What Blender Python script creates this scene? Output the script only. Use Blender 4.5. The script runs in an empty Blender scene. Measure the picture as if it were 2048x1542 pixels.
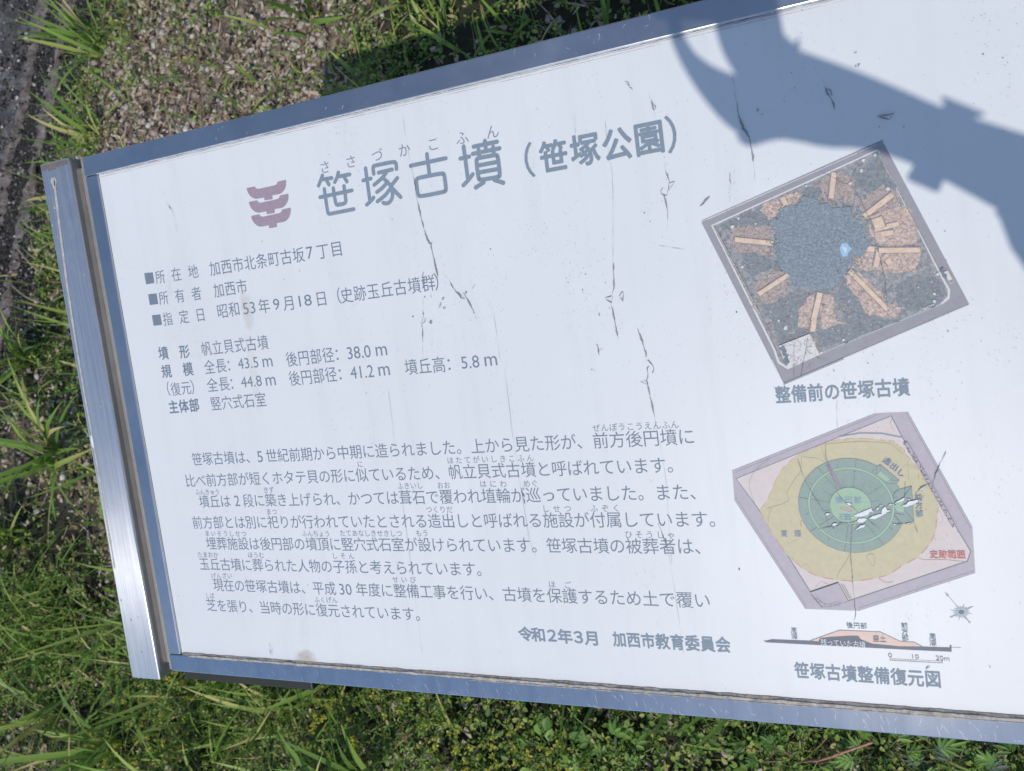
import bpy, bmesh, math, random
import numpy as np
from mathutils import Vector, Matrix
rng = np.random.default_rng(7); random.seed(7)
S = bpy.context.scene; COL = S.collection

# ---------------------------------------------------------------- camera, sky, sun, exposure
CAM = np.array([0.16912278, -0.00481421, 1.27018776])
RIGHT = np.array([0.92648439, -0.05694816, -0.37199943]); UP = np.array([0.09675076, 0.99130282, 0.08920767]); BACK = np.array([0.36368387, -0.11864074, 0.92393637])
cd = bpy.data.cameras.new('camera'); cam = bpy.data.objects.new('camera', cd); COL.objects.link(cam); S.camera = cam
m = Matrix.Identity(4)
for i in range(3):
    m[i][0], m[i][1], m[i][2], m[i][3] = RIGHT[i], UP[i], BACK[i], CAM[i]
cam.matrix_world = m
cd.sensor_width = 36; cd.lens = 1500/2048*36; cd.shift_x = 0.0; cd.shift_y = -103.2/2048
cd.clip_start = 0.02; cd.clip_end = 3000
cd.dof.use_dof = True; cd.dof.focus_distance = 0.76; cd.dof.aperture_fstop = 26.4/3.0
SUN = np.array([-0.06667097, 0.55920353, -0.8263452])           # direction the light travels
SUN /= np.linalg.norm(SUN)
sl = bpy.data.lights.new('sun', 'SUN'); sl.energy = 2.46; sl.angle = math.radians(0.53); sl.color = (1.0, 0.945, 0.865)
so = bpy.data.objects.new('sun', sl); COL.objects.link(so); so.location = (0, -3, 6)
so.rotation_euler = Vector(SUN).to_track_quat('-Z', 'Y').to_euler()
W = bpy.data.worlds.new('World'); S.world = W; W.use_nodes = True
wn = W.node_tree.nodes; bg = wn['Background']; sk = wn.new('ShaderNodeTexSky'); sk.sky_type = 'NISHITA'; sk.sun_disc = False
sk.sun_elevation = math.radians(55.7); sk.sun_rotation = math.radians(173.2); sk.air_density = 1.0; sk.dust_density = 0.3; sk.ozone_density = 0.8
W.node_tree.links.new(sk.outputs[0], bg.inputs[0]); bg.inputs[1].default_value = 0.134
S.view_settings.view_transform = 'Standard'; S.view_settings.look = 'None'; S.view_settings.gamma = 1.0
S.view_settings.exposure = 0.0
S.cycles.max_bounces = 6; S.cycles.transparent_max_bounces = 8

# ---------------------------------------------------------------- helpers
BETA = math.radians(12); CB, SB = math.cos(BETA), math.sin(BETA); H0 = 0.5740895
EM = 600/37.14/1000
MB_ = np.array([[6.22051646e-04, -7.74511895e-05, -7.08389030e-01], [-3.72823514e-05, -6.21312820e-04, 5.58562095e-01], [3.16769314e-04, -1.06941137e-04, 1.0]])
def at(x, y):                       # a point measured in the photograph -> flat position on the board sheet (metres)
    v = MB_ @ np.array([x, y, 1.0]); return v[:2]/v[2]
def BW(p):                          # board-local (x, y, z out) -> world
    p = np.atleast_2d(np.asarray(p, float)); x, y, z = p[:, 0], p[:, 1], p[:, 2]
    return np.stack([x, y*CB - z*SB, y*SB + z*CB + H0], 1)
NB = np.array([0, -SB, CB]); VB = np.array([0, CB, SB])
def link(name, me, parent=None):
    o = bpy.data.objects.new(name, me); COL.objects.link(o)
    if parent is not None: o.parent = parent
    return o
def empty(name, loc=(0, 0, 0)):
    o = bpy.data.objects.new(name, None); COL.objects.link(o); o.location = loc; o.empty_display_size = .05; return o
def tag(o, label=None, cat=None, group=None, kind=None):
    if label: o['label'] = label
    if cat: o['category'] = cat
    if group: o['group'] = group
    if kind: o['kind'] = kind
    return o
class MB:
    def __init__(s): s.v, s.f, s.m = [], [], []
    def add(s, v, f, mi=0):
        n = len(s.v); s.v += [tuple(map(float, q)) for q in v]; s.f += [tuple(i+n for i in q) for q in f]; s.m += [mi]*len(f)
    def box(s, x0, x1, y0, y1, z0, z1, mi=0):
        v = [(x, y, z) for x in (x0, x1) for y in (y0, y1) for z in (z0, z1)]
        s.add(v, [(0,1,3,2),(4,6,7,5),(0,4,5,1),(2,3,7,6),(0,2,6,4),(1,5,7,3)], mi)
    def build(s, name, mats, parent=None, board=False, bevel=0, smooth=False):
        me = bpy.data.meshes.new(name); v = s.v
        if board: v = [tuple(q) for q in BW(np.array(v))]
        me.from_pydata(v, [], s.f); me.update()
        for q in (mats if isinstance(mats, (list, tuple)) else [mats]): me.materials.append(q)
        me.polygons.foreach_set('material_index', s.m)
        if smooth: me.polygons.foreach_set('use_smooth', [True]*len(s.f))
        o = link(name, me, parent)
        if bevel:
            b = o.modifiers.new('bevel', 'BEVEL'); b.width = bevel; b.segments = 3; b.limit_method = 'ANGLE'; b.harden_normals = False
        return o
def npmesh(name, V, F, mats, parent=None, mi=None, smooth=False):     # F: (n,k) int array or list of them
    Fs = F if isinstance(F, list) else [F]
    me = bpy.data.meshes.new(name); V = np.asarray(V, np.float32); me.vertices.add(len(V)); me.vertices.foreach_set('co', V.ravel())
    tot = np.concatenate([np.full(len(f), f.shape[1], np.int32) for f in Fs]); idx = np.concatenate([f.ravel() for f in Fs]).astype(np.int32)
    me.loops.add(len(idx)); me.loops.foreach_set('vertex_index', idx); me.polygons.add(len(tot))
    me.polygons.foreach_set('loop_start', np.concatenate([[0], np.cumsum(tot)[:-1]]).astype(np.int32)); me.polygons.foreach_set('loop_total', tot)
    for q in (mats if isinstance(mats, (list, tuple)) else [mats]): me.materials.append(q)
    if mi is not None: me.polygons.foreach_set('material_index', np.asarray(mi, np.int32))
    if smooth: me.polygons.foreach_set('use_smooth', np.ones(len(tot), bool))
    me.update(calc_edges=True); me.validate()
    return link(name, me, parent)
# ---------------------------------------------------------------- materials
def lin(c): return tuple(((x/255)/12.92 if x/255 <= .04045 else ((x/255+.055)/1.055)**2.4) for x in c)
PANEL = (0.72, 0.73, 0.735)
def ink(r, g, b):                   # print colour read against the white sheet around it
    a, w = lin((r, g, b)), lin((214, 221, 233)); return tuple(min(.9, x/y*q) for x, y, q in zip(a, w, PANEL))
class NT:
    def __init__(s, name):
        s.mat = bpy.data.materials.new(name); s.mat.use_nodes = True; s.t = s.mat.node_tree; s.b = s.t.nodes['Principled BSDF']; s.out = s.t.nodes['Material Output']
    def n(s, typ, **k):
        q = s.t.nodes.new('ShaderNode'+typ)
        for a, v in k.items():
            if a.startswith('i_'):
                key = a[2:]; q.inputs[int(key) if key.isdigit() else key].default_value = v
            else: setattr(q, a, v)
        return q
    def l(s, a, b): s.t.links.new(a, b)
    def noise(s, scale, detail=4, rough=.6, vec=None):
        q = s.n('TexNoise'); q.inputs['Scale'].default_value = scale; q.inputs['Detail'].default_value = detail; q.inputs['Roughness'].default_value = rough
        if vec is not None: s.l(vec, q.inputs['Vector'])
        return q.outputs['Fac']
    def ramp(s, fac, stops):
        q = s.n('ValToRGB'); e = q.color_ramp.elements
        while len(e) < len(stops): e.new(.5)
        for k, (p, c) in zip(e, stops): k.position = p; k.color = (*c, 1) if len(c) == 3 else c
        s.l(fac, q.inputs[0]); return q.outputs[0]
    def mix(s, fac, a, b, mode='MIX'):
        q = s.n('Mix', data_type='RGBA', blend_type=mode); 
        for sock, v in ((q.inputs[0], fac), (q.inputs[6], a), (q.inputs[7], b)):
            if hasattr(v, 'is_linked'): s.l(v, sock)
            elif isinstance(v, tuple): sock.default_value = (*v, 1)
            else: sock.default_value = v
        return q.outputs[2]
    def obj(s): return s.n('TexCoord').outputs['Object']
    def scaled(s, v, sc):
        q = s.n('Mapping'); q.inputs['Scale'].default_value = sc; s.l(v, q.inputs['Vector']); return q.outputs[0]
    def bump(s, h, strength, dist):
        q = s.n('Bump'); q.inputs['Strength'].default_value = strength; q.inputs['Distance'].default_value = dist; s.l(h, q.inputs['Height']); s.l(q.outputs[0], s.b.inputs['Normal'])
    def col(s, c):
        if isinstance(c, tuple): s.b.inputs['Base Color'].default_value = (*c, 1)
        else: s.l(c, s.b.inputs['Base Color'])
    def set(s, **k):
        for a, v in k.items(): s.b.inputs[a.replace('_', ' ')].default_value = v
        return s
def printed(name, c, var=.10, scale=260, rough=.55):
    t = NT(name); o = t.obj(); f = t.noise(scale, 3, .7, o)
    lo = tuple(x*(1-var) for x in c); hi = tuple(min(.95, x*(1+var)) for x in c)
    t.col(t.ramp(f, [(.3, lo), (.7, hi)])); t.set(Roughness=rough); t.b.inputs['Specular IOR Level'].default_value = .3
    return t.mat
def mat_panel():
    t = NT('weathered_white_sheet'); o = t.obj()
    f = t.noise(5, 4, .6, o); c = t.ramp(f, [(.3, tuple(x*.965 for x in PANEL)), (.7, tuple(x*1.02 for x in PANEL))])
    st = t.noise(1, 5, .65, t.scaled(o, (38, 3.2, 3.2))); c = t.mix(t.ramp(st, [(.50, (0, 0, 0)), (.8, (.34,)*3)]), c, (.58, .60, .60))
    t.col(c); t.set(Roughness=.42); t.b.inputs['Specular IOR Level'].default_value = .35
    t.bump(t.noise(60, 3, .6, o), .03, .002)
    return t.mat
def mat_metal(name, base, rough, aniso=0, streak=(300, 6, 6), dirt=0.0, dirtcol=(.42, .37, .30), bump=.06, metallic=1.0):
    t = NT(name); o = t.obj(); sv = t.scaled(o, streak); f = t.noise(1, 6, .7, sv)
    lo_, hi_ = (.70, 1.15) if aniso else (.86, 1.08); c = t.ramp(f, [(.28, tuple(x*lo_ for x in base)), (.72, tuple(min(1, x*hi_) for x in base))])
    big = t.noise(9, 5, .65, o); k_ = (.96, 1.05) if aniso else (.85, 1.2); t.l(t.ramp(big, [(.35, (rough*k_[0],)*3), (.7, (rough*k_[1],)*3)]), t.b.inputs['Roughness'])
    t.b.inputs['Metallic'].default_value = metallic
    if dirt:
        d = t.ramp(t.noise(38, 6, .75, o), [(.5, (0, 0, 0)), (.72, (dirt,)*3)]); c = t.mix(d, c, dirtcol)
        q = t.n('Math', operation='SUBTRACT'); q.inputs[0].default_value = metallic; t.l(d, q.inputs[1]); t.l(q.outputs[0], t.b.inputs['Metallic'])
    t.col(c)
    if aniso:
        t.b.inputs['Anisotropic'].default_value = aniso
        q = t.n('CombineXYZ'); q.inputs[0].default_value = .991; q.inputs[1].default_value = -.127; q.inputs[2].default_value = -.027; t.l(q.outputs[0], t.b.inputs['Tangent'])
    t.bump(f, bump, .0006)
    return t.mat
M = {}
M['panel'] = mat_panel()
M['ink'] = printed('faded_slate_ink', ink(127, 144, 165), .10, 420)
M['ink_thin'] = printed('faded_slate_ink_fine', ink(116, 132, 153), .10, 420)
M['mauve'] = printed('faded_mauve_ink', ink(157, 143, 163), .10, 300)
M['frame'] = mat_metal('frame_metal', (.53, .55, .58), .29, 0, (8, 8, 8), .0, bump=.02)
M['frame_low'] = mat_metal('frame_metal_scuffed', (.49, .525, .56), .075, 0, (60, 8, 8), .10, (.5, .47, .42), bump=.02, metallic=.96)
M['brushed'] = mat_metal('brushed_metal', (.66, .67, .69), .225, 1.0, (420, 5, 5), .10, (.5, .45, .38), bump=.05, metallic=.82)
M['dull'] = mat_metal('weathered_channel', (.36, .33, .29), .62, 0, (50, 50, 50), .75, (.27, .23, .18), bump=.2, metallic=.5)
M['lip'] = mat_metal('pitted_lip', (.40, .39, .37), .55, 0, (120, 120, 120), .8, (.22, .20, .18), bump=.2, metallic=.6)
M['dark'] = mat_metal('dark_gap', (.06, .05, .04), .8, 0, (30, 30, 30), .0, bump=.2, metallic=.0)
M['rail'] = mat_metal('under_rail', (.30, .31, .28), .25, 0, (30, 30, 30), .2, (.1, .1, .07), bump=.05)
M['under_tone'] = mat_metal('olive_reflection_tone', (.016, .017, .010), .5, 0, (30, 30, 30), .3, (.035, .03, .02), bump=.1, metallic=0)  # mirrored grass and shade put into the rail colour as dark olive
M['rust'] = mat_metal('rust_stain', (.17, .135, .115), .8, 0, (200, 60, 60), .6, (.24, .20, .165), bump=.1, metallic=0)
M['drip'] = printed('dried_drip', (.46, .44, .41), .22, 180, .7)
M['sealant'] = printed('dirty_sealant', (.40, .365, .32), .4, 160, .9)
M['sealant_pale'] = printed('pale_sealant', (.42, .375, .32), .4, 170, .9)
M['sealant_top'] = printed('grey_sealant', (.50, .52, .55), .2, 160, .7)
M['crackedge'] = printed('crack_edge', (.185, .195, .215), .25, 600)
M['crack'] = printed('crack_dirt', (.33, .345, .36), .3, 500)
M['hair'] = printed('hairline_crack', (.44, .45, .46), .2, 400)
M['flake'] = printed('bare_white', (.74, .76, .79), .04, 300)
M['speck'] = printed('dirt_speck', (.13, .135, .14), .5, 900)
M['scratch'] = NT('bright_scratch').set(Metallic=.6, Roughness=.6).mat; M['scratch'].node_tree.nodes['Principled BSDF'].inputs['Base Color'].default_value = (.62, .65, .69, 1)
def stain_mat(name, c, amax):
    t = NT(name); t.col(c); t.set(Roughness=.7); f = t.noise(90, 5, .7, t.obj())
    g = t.n('Attribute', attribute_name='soft'); mul = t.n('Math', operation='MULTIPLY'); t.l(g.outputs['Fac'], mul.inputs[0]); t.l(t.ramp(f, [(.3, (.25*amax,)*3), (.75, (amax,)*3)]), mul.inputs[1]); t.l(mul.outputs[0], t.b.inputs['Alpha']); return t.mat
M['stain'] = stain_mat('rust_coloured_run', (.50, .41, .30), .75)

# ---------------------------------------------------------------- the information board
board = empty('information_board')
tag(board, 'faded white information board about a burial mound in a blue grey metal frame', 'information board')
X0, X1, Y0, Y1 = -.597, .603, -.274, .326          # the white sheet
g = MB(); nx, ny = 96, 48
g.add([(X0+(X1-X0)*i/nx, Y0+(Y1-Y0)*j/ny, 0) for j in range(ny+1) for i in range(nx+1)], [(j*(nx+1)+i, j*(nx+1)+i+1, (j+1)*(nx+1)+i+1, (j+1)*(nx+1)+i) for j in range(ny) for i in range(nx)])
g.box(X0, X1, Y0, Y1, -.010, -.0005)
panel = g.build('panel', M['panel'], board, True)
FX0, FX1, FY0, FY1 = -.6165, .6225, -.2965, .3495
def rail(name, x0, x1, y0, y1, mt, z1=.0025):
    g = MB(); g.box(x0, x1, y0, y1, -.022, z1); return g.build(name, mt, board, True, .0012)
rail('frame_rail', FX0, X0-.0004, Y0, Y1, M['frame'])
rail('frame_rail', X1+.0004, FX1, Y0, Y1, M['frame'])
rail('frame_rail', FX0, FX1, Y1+.0006, FY1, M['frame'], .0028)
low = rail('frame_rail', FX0, FX1, FY0, Y0-.0006, M['frame_low'], .0028); low['label'] = 'scratched bottom rail of the frame'
# seams of dirt between sheet and frame
def seam(name, y, wmin, wmax, z, mt, x0=X0, x1=X1, n=900, sd=1):
    r = np.random.default_rng(sd); xs = np.linspace(x0, x1, n); ww = np.convolve(r.random(n+30), np.ones(9)/9, 'same')[:n]; ww = wmin+(wmax-wmin)*np.clip((ww-.3)/.4, 0, 1); up = np.convolve(r.random(n+30), np.ones(5)/5, 'same')[:n]*.5+.25
    V = np.concatenate([np.stack([xs, y+ww*up, np.full(n, z)], 1), np.stack([xs, y-ww*(1-up), np.full(n, z)], 1)]); i = np.arange(n-1)
    return npmesh(name, BW(V), np.stack([i, i+1, i+1+n, i+n], 1), mt, board)
seam('sealant_line', Y0+.0009, .0004, .0015, .00032, M['sealant'], sd=1)
seam('sealant_line', Y0-.0007, .0016, .0034, .00306, M['sealant_pale'], x0=-.585, sd=2)
seam('sealant_line', Y0-.0031, .0, .0013, .00312, M['sealant_pale'], x0=-.2, sd=6)
seam('sealant_line', Y1+.0003, .0011, .0019, .00306, M['sealant_top'], sd=7)
seam('sealant_line', Y1-.0012, .0003, .0012, .00032, M['hair'], sd=3)
seam('sealant_line', Y1-.0035, .0, .0007, .00036, M['hair'], sd=4)
n = 700; xs = np.linspace(X0+.002, X1-.002, n); ra = np.convolve(rng.random(n+20), np.ones(7)/7, 'same')[:n]
V = np.concatenate([np.stack([xs, Y0+.0012+.0022*ra, np.full(n, .0006)], 1), np.stack([xs, np.full(n, Y0-.0003), .0027+.0006*ra], 1)]); i = np.arange(n-1)
npmesh('sealant_fillet', BW(V), np.stack([i, i+1, i+1+n, i+n], 1), M['sealant_pale'], board)
# end posts: a square tube on each end, with a channel and a lip between it and the frame
for s_ in (-1, 1):
    def mx(a, b): return (a, b) if s_ < 0 else (.006-b, .006-a)
    g = MB(); x0, x1 = mx(-.6785, -.6305); g.box(x0, x1, -.3060, .3515, -.034, .010)
    post = g.build('end_post', M['brushed'], board, True, .0016)
    g = MB(); x0, x1 = mx(-.6303, -.6166); g.box(x0, x1, -.290, .3395, -.020, -.005)
    xm = (x0+x1)/2 - (.0025 if s_ < 0 else -.0025)
    g.box(xm+.0030, xm+.0050, -.290, .3395, -.005, -.0026); g.box(xm+.0056, xm+.0060, -.290, .3395, -.005, -.0040)
    g.build('spacer_channel', M['dull'], board, True, .0005)
    g = MB(); a, b = (-.6223, -.6167) if s_ < 0 else (.6227, .6283); g.box(a, b, -.2962, .3490, -.012, .0002); g.build('edge_lip', M['lip'], board, True, .0006)
    g = MB(); x0, x1 = mx(-.6302, -.6230); g.box(x0, x1, .3397, .3490, -.030, -.012); g.box(x0, x1, -.3040, -.2905, -.030, -.010); g.build('gap_filler', M['dark'], board, True)
    if s_ < 0:
        g = MB()
        def wob(pts, w, z, mi):
            L, R = [], []
            for (x, y), ww in zip(pts, w): L.append((x-ww/2, y, z)); R.append((x+ww/2, y, z))
            n = len(L); g.add(L+R, [(i, i+1, n+i+1, n+i) for i in range(n-1)], mi)
        ys = np.linspace(.318, -.16, 70); ph = np.cumsum(rng.normal(0, .00028, 70)); t_ = np.linspace(0, 1, 70)
        xs = -.6600-.0085*np.clip(t_*3.2, 0, 1)**.7-.0055*t_+ph*.5
        wob(list(zip(xs, ys)), .0018+.0012*(1-t_)+np.abs(rng.normal(0, .0006, 70)), .0102, 0)
        a = np.linspace(0, 2*math.pi, 26)[:-1]; r = .0052+.0012*np.sin(3*a)+.0006*np.sin(7*a)
        g.add([(-.6600+r_*math.cos(q)*.8, .3255+r_*math.sin(q)*1.6, .01025) for q, r_ in zip(a, r)], [tuple(range(25))], 0)
        g.add([(-.6588+.0016*math.cos(q)*(.7+.3*math.sin(2*q)), .3258+.0040*math.sin(q), .01035) for q in a], [tuple(range(25))], 1)
        for k in range(16):
            cx, cy, rr = -.676+.042*rng.random(), -.28+.60*rng.random(), .0006+.0011*rng.random()
            g.add([(cx+rr*math.cos(q)*.7, cy+rr*math.sin(q)*(1.2+.5*math.sin(q)), .0103) for q in a], [tuple(range(25))], 0)
        g.add([(-.6735+.0020*math.cos(q), .005+.0085*math.sin(q), .0104) for q in a], [tuple(range(25))], 2)
        dr = g.build('paint_drip', [M['drip'], M['dark'], M['flake']], post, True)
        g = MB()
        n = 30; xs = np.linspace(-.6765, -.6325, n)
        g.add([(x, .3495, .0102) for x in xs]+[(x, .3455-.0030*rng.random()-.004*(abs(i-11) < 5)*rng.random(), .0102) for i, x in enumerate(xs)], [(i, i+1, n+i+1, n+i) for i in range(n-1)])
        g.build('rust_stain', M['rust'], post, True)
    g = MB(); a, b = (-.56, -.51) if s_ < 0 else (.516, .566)
    z0 = np.array(BW([[0, .05, -.03]]))[0]
    g.box(a, b, z0[1]-.025, z0[1]+.025, 0.0, z0[2]-.012); g.build('leg', M['brushed'], board, False, .002)
    g = MB(); a, b = (-.634, -.43) if s_ < 0 else (.436, .640); g.box(a, b, -.3275, -.295, -.062, -.030); g.build('under_rail', M['under_tone'], board, True, .002)
g = MB(); g.box(-.60, .606, .02, .07, -.034, -.0225); g.box(-.60, .606, -.25, -.20, -.034, -.0225); g.build('back_rail', M['rail'], board, True, .002)

# ---- writing. Every character comes from the built-in font, is set at its measured place and merged per block of text
GC = {}
def glyph(s, off):
    k = (s, off)
    if k not in GC:
        c = bpy.data.curves.new('g', 'FONT'); c.body = s; c.size = 1; c.resolution_u = 3; c.offset = off; c.fill_mode = 'FRONT'
        o = bpy.data.objects.new('g', c); COL.objects.link(o); bpy.context.view_layer.update()
        me = bpy.data.meshes.new_from_object(o.evaluated_get(bpy.context.evaluated_depsgraph_get()))
        v = np.array([q.co[:] for q in me.vertices]).reshape(-1, 3)[:, :2]; f = [tuple(p.vertices) for p in me.polygons]
        bpy.data.objects.remove(o); bpy.data.curves.remove(c); bpy.data.meshes.remove(me)
        GC[k] = (v, f)
    return GC[k]
class Text:
    def __init__(s, z): s.g = MB(); s.z = z
    def put(s, ch, c, w, h, off=0.0, rot=0.0, mi=0):          # an em box w x h metres centred on c; off = how far the strokes are fattened (em)
        if ch in ' 　': return
        if off:
            z = s.z
            for k in range(8): q = k*math.pi/4; s.put(ch, (c[0]+off*w*math.cos(q), c[1]+off*h*math.sin(q)), w, h, 0, rot, mi); s.z += .000010
            s.z = z; return
        v, f = glyph(ch, off)
        if not len(v): return
        x = (v[:, 0]-.5)*w; y = (v[:, 1]-.38)*h; cr, sr = math.cos(rot), math.sin(rot)
        s.g.add(np.stack([c[0]+x*cr-y*sr, c[1]+x*sr+y*cr, np.full(len(x), s.z)], 1), f, mi)
    def fit(s, st, c, w, h, off=0.0, mi=0):                   # a word whose ink fills w x h centred on c
        v, f = glyph(st, off); lo, hi = v.min(0), v.max(0); q = (v-(lo+hi)/2)/(hi-lo)*[w, h]
        s.g.add(np.c_[q+np.asarray(c), np.full(len(q), s.z)], f, mi)
    def run(s, st, a, b, w, h, off=0.0, mi=0):                # first and last character centres given as photo points
        a, b = at(*a), at(*b); n = len(st); w = min(w, np.linalg.norm(b-a)/max(1, n-1)/EM*.985) if n > 1 else w
        for i, ch in enumerate(st): s.put(ch, a+(b-a)*(i/max(1, n-1)), w*EM, h*EM, off, 0, mi)
    def done(s, name, mats): return s.g.build(name, mats, panel, True)
def Z(ox, oy, k): return lambda x, y: (ox+x/k, oy+y/k)
def pxw(c, w, h):                                             # size in photo pixels at a photo point -> metres on the sheet
    a = at(*c); return np.linalg.norm(at(c[0]+w/2, c[1])-at(c[0]-w/2, c[1])), np.linalg.norm(at(c[0], c[1]+h/2)-at(c[0], c[1]-h/2))
def cell(col, row): return np.array([(col-33.2)*EM, -row*1.61*EM])
# strokes with round ends
def chaikin(p, n=2):
    p = np.array(p, float); closed = np.allclose(p[0], p[-1]) and len(p) > 3
    for _ in range(n):
        if len(p) < 3: break
        q = [] if closed else [p[0]]
        for a, b in zip(p[:-1], p[1:]): q += [a*.75+b*.25, a*.25+b*.75]
        if closed: q.append(q[0])
        else: q.append(p[-1])
        p = np.array(q)
    return p, closed
def stroke(g, pts, w, z, mi=0, smooth=2, caps=True, taper=None):
    p, closed = chaikin(pts, smooth); n = len(p)
    t = np.gradient(p, axis=0) if n > 2 else np.repeat([p[1]-p[0]], 2, 0)
    if closed: t[0] = t[-1] = p[1]-p[-2]
    t /= np.linalg.norm(t, axis=1)[:, None]+1e-12; nn = np.stack([-t[:, 1], t[:, 0]], 1); hw = (np.full(n, w/2) if taper is None else np.interp(np.linspace(0, 1, n), np.linspace(0, 1, len(taper)), taper)*w/2)[:, None]
    L, R = p+nn*hw, p-nn*hw; zz = np.full((n, 1), z)
    v = np.r_[np.c_[L, zz], np.c_[R, zz]]; f = [(i, n+i, n+i+1, i+1) for i in range(n-1)]; g.add(v, f, mi)
    if caps and not closed:
        for c, d, nv in ((p[0], -t[0], nn[0]), (p[-1], t[-1], nn[-1])):
            aa = np.linspace(-math.pi/2, math.pi/2, 9); g.add([(*(c+w/2*(math.cos(q)*d+math.sin(q)*nv)), z) for q in aa], [tuple(range(9))], mi)
# title in round-ended strokes
g = MB(); zt = [.00016]
def tstroke(zf, pts, w=.00405):
    q = [at(*zf(*p)) for p in pts]; stroke(g, q, w, zt[0], 0, 2 if len(pts) > 2 else 0); zt[0] += .000006
T1, T2 = Z(620, 280, 9.07), Z(810, 250, 9.07)
for p in ([(230,645),(205,720),(160,830)], [(240,715),(400,690)], [(300,720),(350,810)], [(520,590),(505,665),(455,765)], [(540,660),(725,625)], [(625,670),(675,755)],
          [(188,1040),(765,915)], [(265,890),(300,1130),(325,1300),(345,1345),(400,1335),(800,1255)], [(428,875),(455,1060),(475,1150),(495,1182),(540,1172),(630,1155),(660,1120),(645,1000),(622,835)],
          [(1013,515),(1050,780),(1090,1080)], [(970,735),(1110,700)], [(1035,1175),(1110,1110),(1160,1045)], [(1162,615),(1145,480),(1185,465),(1540,390),(1570,430),(1575,525)], [(1250,595),(1495,537)],
          [(1390,590),(1310,700),(1170,815)], [(1330,690),(1440,790),(1480,860),(1510,980),(1490,1080),(1440,1140),(1390,1155),(1335,1140)], [(1390,790),(1310,880),(1220,945)], [(1465,880),(1370,1010),(1230,1115)], [(1590,690),(1480,830)], [(1490,870),(1650,1035)]):
    tstroke(T1, p)
for p in ([(110,740),(745,605)], [(403,530),(450,900)], [(330,945),(690,873),(720,900),(755,1180),(730,1212),(280,1300),(240,1275),(207,1000),(235,965),(330,945)],
          [(1068,390),(1110,700),(1150,1000)], [(1010,610),(1170,575)], [(1065,1095),(1150,1010),(1235,895)], [(1250,395),(1675,305)], [(1455,290),(1470,420)], [(1235,525),(1720,425)], [(1340,450),(1355,560)], [(1603,400),(1618,530)],
          [(1400,590),(1660,540),(1690,565),(1732,920),(1705,945),(1370,1000),(1340,985),(1297,640),(1320,605),(1400,590)], [(1320,740),(1690,670)], [(1335,865),(1700,800)], [(1435,1045),(1290,1135)], [(1630,1000),(1700,1020),(1790,1050)]):
    tstroke(T2, p)
g.build('title_lettering', M['ink'], panel, True)
t = Text(.00013)
for zf, lst in ((T1, (('さ', 275, 490), ('さ', 745, 390), ('づ', 1225, 275), ('か', 1715, 180))), (T2, (('こ', 515, 345), ('ふ', 1040, 230), ('ん', 1590, 120)))):
    for ch, x, y in lst: t.put(ch, at(*zf(x, y)), .88*EM, .88*EM)
Q = Z(1040, 220, 6.206)
for ch, x, y in (('笹', 420, 572), ('塚', 808, 492), ('公', 1205, 425), ('園', 1605, 345)): t.put(ch, at(*Q(x, y)), 1.76*EM, 1.92*EM, .027)
for ch, x, y in (('（', -12, 647), ('）', 2030, 270)): t.put(ch, at(*Q(x, y)), 2.0*EM, 2.1*EM, .012)
t.done('subtitle_lettering', M['ink'])
# place, owner and date
t = Text(.00010); Q = Z(280, 470, 4.6545); HW, HH = 1.05, 1.10
for p in (((42,355),(122,347),(137,447),(60,460)), ((78,552),(157,543),(173,642),(95,653)), ((113,747),(192,738),(208,836),(130,846))):
    v = [at(*Q(*q)) for q in p]; t.g.add([(*q, .0001) for q in v], [(3, 2, 1, 0)], 0)
for ch, x, y in (('所',190,390), ('在',340,365), ('地',497,340), ('所',222,585), ('有',372,565), ('者',527,543), ('指',260,780), ('定',412,760), ('日',565,742)): t.put(ch, at(*Q(x, y)), .96*EM, 1.06*EM)
t.run('加西市北条町古坂', Q(700,310), Q(1478,185), HW, HH); t.run('丁目', Q(1703,150), Q(1832,128), HW, HH); t.run('加西市', Q(737,513), Q(948,480), HW, HH); t.run('昭和', Q(770,707), Q(880,690), HW, HH)
for st, x, y, w, h in (('7',1583,165,62,112), ('53',1018,680,112,108), ('9',1272,645,58,104), ('18',1540,610,118,104)):
    c = Q(x, y); a, b = pxw(c, w/4.6545, h/4.6545); t.fit(st, at(*c), a, b)
for ch, x, y in (('年',1158,660), ('月',1390,632), ('日',1690,592)): t.put(ch, at(*Q(x, y)), HW*EM, HH*EM)
Q = Z(560, 540, 4.551)
t.put('（', at(*Q(500, 240)), HW*EM, 1.15*EM); t.run('史跡玉丘古墳群', Q(610,228), Q(1352,120), HW+.03, HH); t.put('）', at(*Q(1470, 100)), HW*EM, 1.15*EM)
t.done('location_text', M['ink_thin'])
# size table
t = Text(.00010); Q = Z(300, 660, 5.689)
for ch, x, y in (('墳',155,262), ('形',395,245), ('規',190,470), ('模',435,445)): t.put(ch, at(*Q(x, y)), 1.0*EM, 1.05*EM, .016)
t.run('主体部', Q(270,875), Q(505,855), 1.0, 1.05, .02)
t.run('帆立貝式古墳', Q(645,212), Q(1285,142), 1.08, 1.1); t.run('全長', Q(680,420), Q(810,405), 1.08, 1.1); t.run('全長', Q(712,625), Q(845,612), 1.08, 1.1); t.run('竪穴式石室', Q(752,835), Q(1262,792), 1.08, 1.1)
t.put('：', at(*Q(930, 392)), 1.0*EM, 1.1*EM); t.put('：', at(*Q(965, 600)), 1.0*EM, 1.1*EM); t.run('復元', Q(295,670), Q(412,657), 1.0, 1.08); t.put('（', at(*Q(175, 672)), 1.0*EM, 1.15*EM); t.put('）', at(*Q(525, 645)), 1.0*EM, 1.15*EM)
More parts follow.
